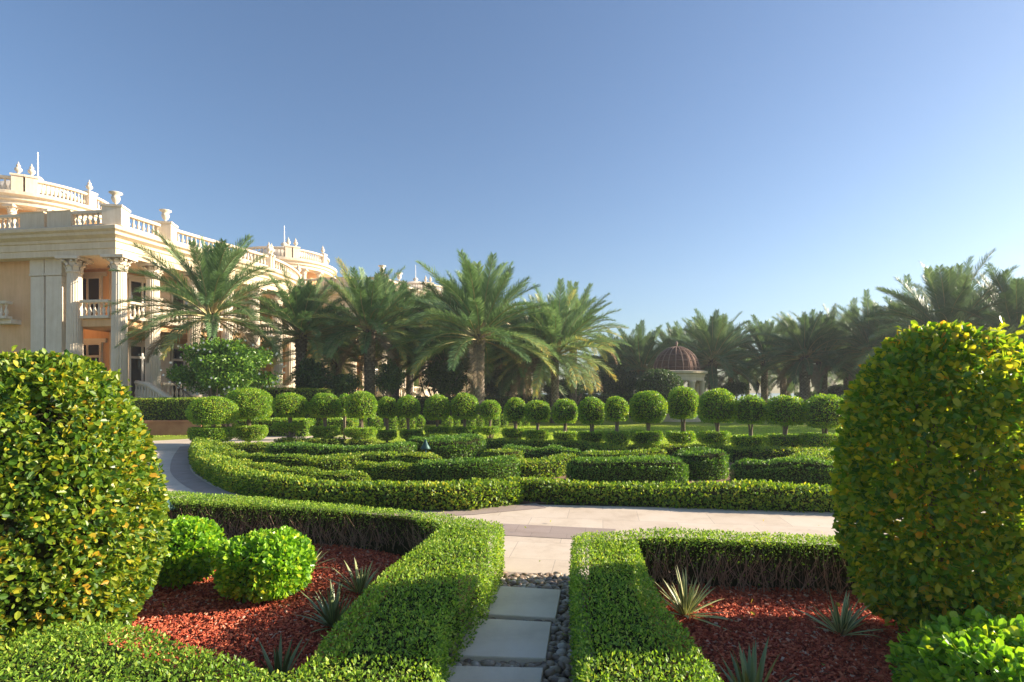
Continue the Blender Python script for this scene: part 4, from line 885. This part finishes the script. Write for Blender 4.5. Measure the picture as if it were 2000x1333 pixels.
    for t0, t1 in ((-4.9, -3.6), (-3.45, -2.15)):
        m = M(); V, Fs = p_sweep([(.2, 9.32), (.2, 10.05), (.24, 10.12), (-.2, 10.12), (-.2, 9.32)], line(t0, t1)); m.add(V, Fs); m.build('parapet_panel', M_CREAM, root)
    for t, hh, urn in ((0, .66, 'urn'), (2.65, .66, 'urn'), (9.45, .75, 'finial'), (9.75, .75, 'finial'), (15.6, .8, 'finial')):
        q = at(t); m = M(); sx = .8 if urn == 'urn' else .3
        V, Fs = p_box((q[0], q[1], 9.72), (sx, sx, .84), .2); m.add(V, Fs); V, Fs = p_box((q[0], q[1], 10.18), (sx+.1, sx+.1, .1), .2); m.add(V, Fs)
        pd = m.build('pedestal', M_WHITE, root); m = M(); V, Fs = p_lathe(urn_prof(hh) if urn == 'urn' else fin_prof(hh), (q[0], q[1], 10.23), 20); m.add(V, Fs, 0, smooth=True); m.build(urn, M_WHITE, pd)
    # round roof pavilion
    dc = (-28.8, 34.2); ring = lambda R, n=48: [(dc[0]+R*math.cos(a), dc[1]+R*math.sin(a)) for a in np.linspace(0, -2*math.pi, n, endpoint=False)][::-1]
    m = M(); V, Fs = p_prism(ring(3.0), 9.3, 12.0); m.add(V, Fs); m.build('pavilion_wall', M_PEACH, root)
    m = M(); V, Fs = p_lathe([(2.6, 11.85), (4.05, 11.85), (4.05, 12.05), (4.2, 12.1), (4.2, 12.25), (4.4, 12.33), (4.42, 12.5), (4.2, 12.56), (2.4, 12.57)], (*dc, 0), 64); m.add(V, Fs[0], 0); m.build('pavilion_cornice', M_WHITE, root)
    for a in np.arange(-175, 5, 22.5):
        ar = math.radians(a-4); column(root, dc[0]+3.75*math.cos(ar), dc[1]+3.75*math.sin(ar), 9.32, 11.85, .2, False)
    for a0, a1 in ((-175, -66), (-51, -12), (-6, 60)):
        P = [(dc[0]+3.6*math.cos(t), dc[1]+3.6*math.sin(t)) for t in np.radians(np.linspace(a0, a1, 14))]
        m = M(); balus(m, P, 12.57, 13.45, .26, .08); m.build('pavilion_railing', M_WHITE, root)
    for a in (-63, -54, -9):
        ar = math.radians(a); q = (dc[0]+3.6*math.cos(ar), dc[1]+3.6*math.sin(ar)); m = M()
        V, Fs = p_box((*q, 13.03), (.5, .5, .92), ar); m.add(V, Fs); V, Fs = p_box((*q, 13.53), (.6, .6, .1), ar); m.add(V, Fs); pd = m.build('pedestal', M_WHITE, root)
        m = M(); V, Fs = p_lathe(fin_prof(.75), (*q, 13.58), 16); m.add(V, Fs, 0, smooth=True); m.build('finial', M_WHITE, pd)
    m = M(); V, Fs = p_lathe([(2.7, 12.5), (2.7, 13.2), (2.5, 13.35), (1.9, 13.8), (1.0, 14.15), (.3, 14.3), (.2, 14.4), (.3, 14.55), (.2, 14.7), (.06, 14.75)], (*dc, 0), 32); m.add(V, Fs, 0, smooth=True); dm = m.build('roof_dome', M_WHITE, root)
    m = M(); V, Fs = p_tube([(*dc, 14.7), (*dc, 16.2)], [.05, .03], 8); m.add(V, Fs); m.build('lightning_rod', M_METAL, dm)
    # stair balustrade sloping down in front of the terrace
    m = M()
    P = [(-18.0, 27.0), (-17.1, 26.5), (-16.2, 25.9), (-15.4, 25.5)]; zs = [2.1, 2.0, 1.65, 1.3]
    for (a, b, za, zb) in zip(P[:-1], P[1:], zs[:-1], zs[1:]):
        for dz in (0, -.72):
            V, Fs = p_tube([(*a, za+dz), (*b, zb+dz)], .12, 6); m.add(V, Fs)
        for t in (0, .25, .5, .75):
            q = np.array(a)*(1-t)+np.array(b)*t; zz = za*(1-t)+zb*t; V, Fs = p_lathe([(.05, 0), (.09, .2), (.04, .45), (.06, .62)], (*q, zz-.7), 8); m.add(V, Fs, 0, smooth=True)
    m.add(*p_prism([(-18, 27.2), (-15.3, 25.7), (-15.3, 25.2), (-18.0, 26.6)], 0, .55)); m.build('stair_railing', M_WHITE, root)
    return root
pal = palace()
r2 = copy_tree(pal, (8.9, 15.0, 0)); r2['label'] = 'middle palace wing rising behind the second and third palms, round roof pavilion with rod'
r3 = copy_tree(pal, (17.8, 30.0, 0)); r3['label'] = 'farthest palace wing, only its white roof pavilion showing left of the tallest palm'

# ------------------------------------------------------------------ gazebo
def gazebo():
    gx, gy = (1321-CX)/F*33, 33.0; t = thing('gazebo', 'round stone gazebo with a rust-brown ribbed dome', 'gazebo', (gx, gy, 0))
    R = 1.33; zs = 2.86; a = np.linspace(0, math.pi/2, 12); pr = [(R*.97*math.cos(x)+1e-3, zs+1.45*.97*math.sin(x)) for x in a]
    m = M(); m.add(*p_lathe(pr, (gx, gy, 0), 40)[:1], p_lathe(pr, (gx, gy, 0), 40)[1][0], 0, smooth=True); m.build('dome', M_RUST, t)
    m = M()
    for k in range(20):
        an = k*2*math.pi/20; V, Fs = p_tube([(gx+R*math.cos(x)*math.cos(an), gy+R*math.cos(x)*math.sin(an), zs+1.45*math.sin(x)) for x in a], .028, 5); m.add(V, Fs, 0, smooth=True)
    for x in a[1:-1:2]:
        V, Fs = p_tube([(gx+R*math.cos(x)*math.cos(q), gy+R*math.cos(x)*math.sin(q), zs+1.45*math.sin(x)) for q in np.linspace(0, 2*math.pi, 41)], .014, 4); m.add(V, Fs)
    V, Fs = p_lathe([(.12, 0), (.05, .1), (.1, .2), (.02, .32)], (gx, gy, zs+1.45), 10); m.add(V, Fs, 0, smooth=True)
    m.build('dome_ribs', M_RIB, t)
    m = M(); V, Fs = p_lathe([(1.3, 2.30), (1.55, 2.30), (1.55, 2.5), (1.58, 2.52), (1.6, 2.66), (1.74, 2.72), (1.76, 2.83), (1.6, 2.87), (1.2, 2.87)], (gx, gy, 0), 48); m.add(V, Fs[0]); m.build('cornice', M_CREAM, t)
    for k in range(8):
        an = k*math.pi/4+.35; V, Fs = p_lathe([(.24, .3), (.24, .42), (.18, .5), (.16, 2.1), (.22, 2.2), (.24, 2.3)], (gx+1.42*math.cos(an), gy+1.42*math.sin(an), 0), 16); m = M(); m.add(V, Fs, 0, smooth=True); m.build('column', M_CREAM, t)
    m = M(); V, Fs = p_lathe([(1.9, 0), (1.9, .15), (1.75, .15), (1.75, .3)], (gx, gy, 0), 40); m.add(V, Fs); m.build('base', M_CREAM, t)
gazebo()

# ------------------------------------------------------------------ small things
def garden_lamp(label, px, py, sz=1.0):
    p = G(px, py); t = thing('garden_lamp', label, 'garden lamp', p, 'small teal garden lamps among the hedges'); x, y = p[:2]
    m = M(); V, Fs = p_tube([(x, y, 0), (x, y, .46*sz)], .022*sz, 8); m.add(V, Fs, 0, smooth=True); m.build('post', M_TEAL, t)
    m = M(); V, Fs = p_lathe([(.13*sz, .44*sz), (.135*sz, .46*sz), (.07*sz, .56*sz), (.04*sz, .64*sz), (.012, .69*sz)], (x, y, 0), 16); m.add(V, Fs, 0, smooth=True); m.build('shade', M_TEAL, t)
garden_lamp('teal garden lamp with a cone shade before the tall hump of hedge', 831, 911, .85)
garden_lamp('teal garden lamp partly hidden by the tall left bush, beyond the low hedge', 321, 1056, .75)
def lamp_post():
    x, y, _ = A(1478, 700, 42); t = thing('lamp_post', 'dark lantern lamp post among the right-hand palm trunks', 'lamp post', (x, y, 0))
    m = M(); V, Fs = p_lathe([(.12, 0), (.12, .2), (.05, .3), (.04, 1.7), (.07, 1.75)], (x, y, 0), 10); m.add(V, Fs); m.build('post', M_BLACK, t)
    m = M(); V, Fs = p_lathe([(.08, 1.75), (.17, 1.85), (.2, 2.2), (.24, 2.24), (.08, 2.42), (.02, 2.6)], (x, y, 0), 8); m.add(V, Fs); m.build('lantern', M_BLACK, t)
lamp_post()
# low pale sea wall beyond the trees
m = M(); V, Fs = p_box((30, 62, .3), (60, .4, .6), -.05); m.add(V, Fs); V, Fs = p_box((30, 62, .65), (60.2, .6, .1), -.05); m.add(V, Fs)
tag(m.build('sea_wall', M_WHITE, None, (30, 62, 0)), 'low pale wall far beyond the right-hand palm trunks', 'wall')

# ------------------------------------------------------------------ haze
m = M(); m.add(*p_box((20, 42, 9.2), (150, 100, 21.0)))
hm, hn, ho = new_mat('haze_air'); pv = hn.nodes.new('ShaderNodeVolumePrincipled')
pv.inputs['Color'].default_value = (.86, .92, 1, 1); pv.inputs['Density'].default_value = .0010; pv.inputs['Anisotropy'].default_value = .3
hn.links.new(pv.outputs[0], ho.inputs['Volume']); tag(m.build('haze', hm), 'thin pale haze between the far palms', 'haze', kind='stuff')

def fallen():
    rng = np.random.default_rng(77); m = M()
    for lo, hi, n in (((-2.6, 2.6), (-.6, 4.8), 34), ((.7, 2.2), (2.9, 4.4), 40), ((-.35, 2.2), (.4, 4.6), 12), ((-1, 5), (4, 7), 14)):
        P = np.c_[np.array(lo)+rng.random((n, 2))*(np.array(hi)-lo), np.full(n, .045)]
        leaf_quads(m, P, np.tile([0, 0, 1.0], (n, 1)), .04, rng, .6, .05, 0, .7+.3*rng.random(n), True, .3)
    tag(m.build('fallen_leaves', L_BIG), 'fallen yellow leaves scattered over the mulch and paving', 'leaves', kind='stuff')
fallen()

def grass():
    rng = np.random.default_rng(91); m = M()
    LP = np.array([(-17, 20), (-15, 19.8), (-9, 21.8), (-5, 19.5), (-4, 17.8), (0, 16.6), (4, 14.9), (8, 13.1), (13, 12.6), (18, 12), (22, 27), (-10, 27), (-17, 21.2)])
    lo, hi = LP.min(0), LP.max(0); n = int((hi-lo).prod()*420); Q = lo+rng.random((n, 2))*(hi-lo); Q = Q[in_poly(Q, LP)]; n = len(Q)
    leaf_quads(m, np.c_[Q, np.full(n, -.004)], np.tile([0, 0, 1.0], (n, 1)), .055, rng, .28, 1.3, 0)
    tag(m.build('grass', L_GRASS), 'short sunlit grass of the lawn behind the parterre', 'grass', kind='stuff')
L_GRASS = leaf_mat('grass_blade', [(0, (.12, .20, .02)), (.5, (.20, .29, .03)), (1, (.32, .36, .06))], .6, .4, .5, .2)
grass()
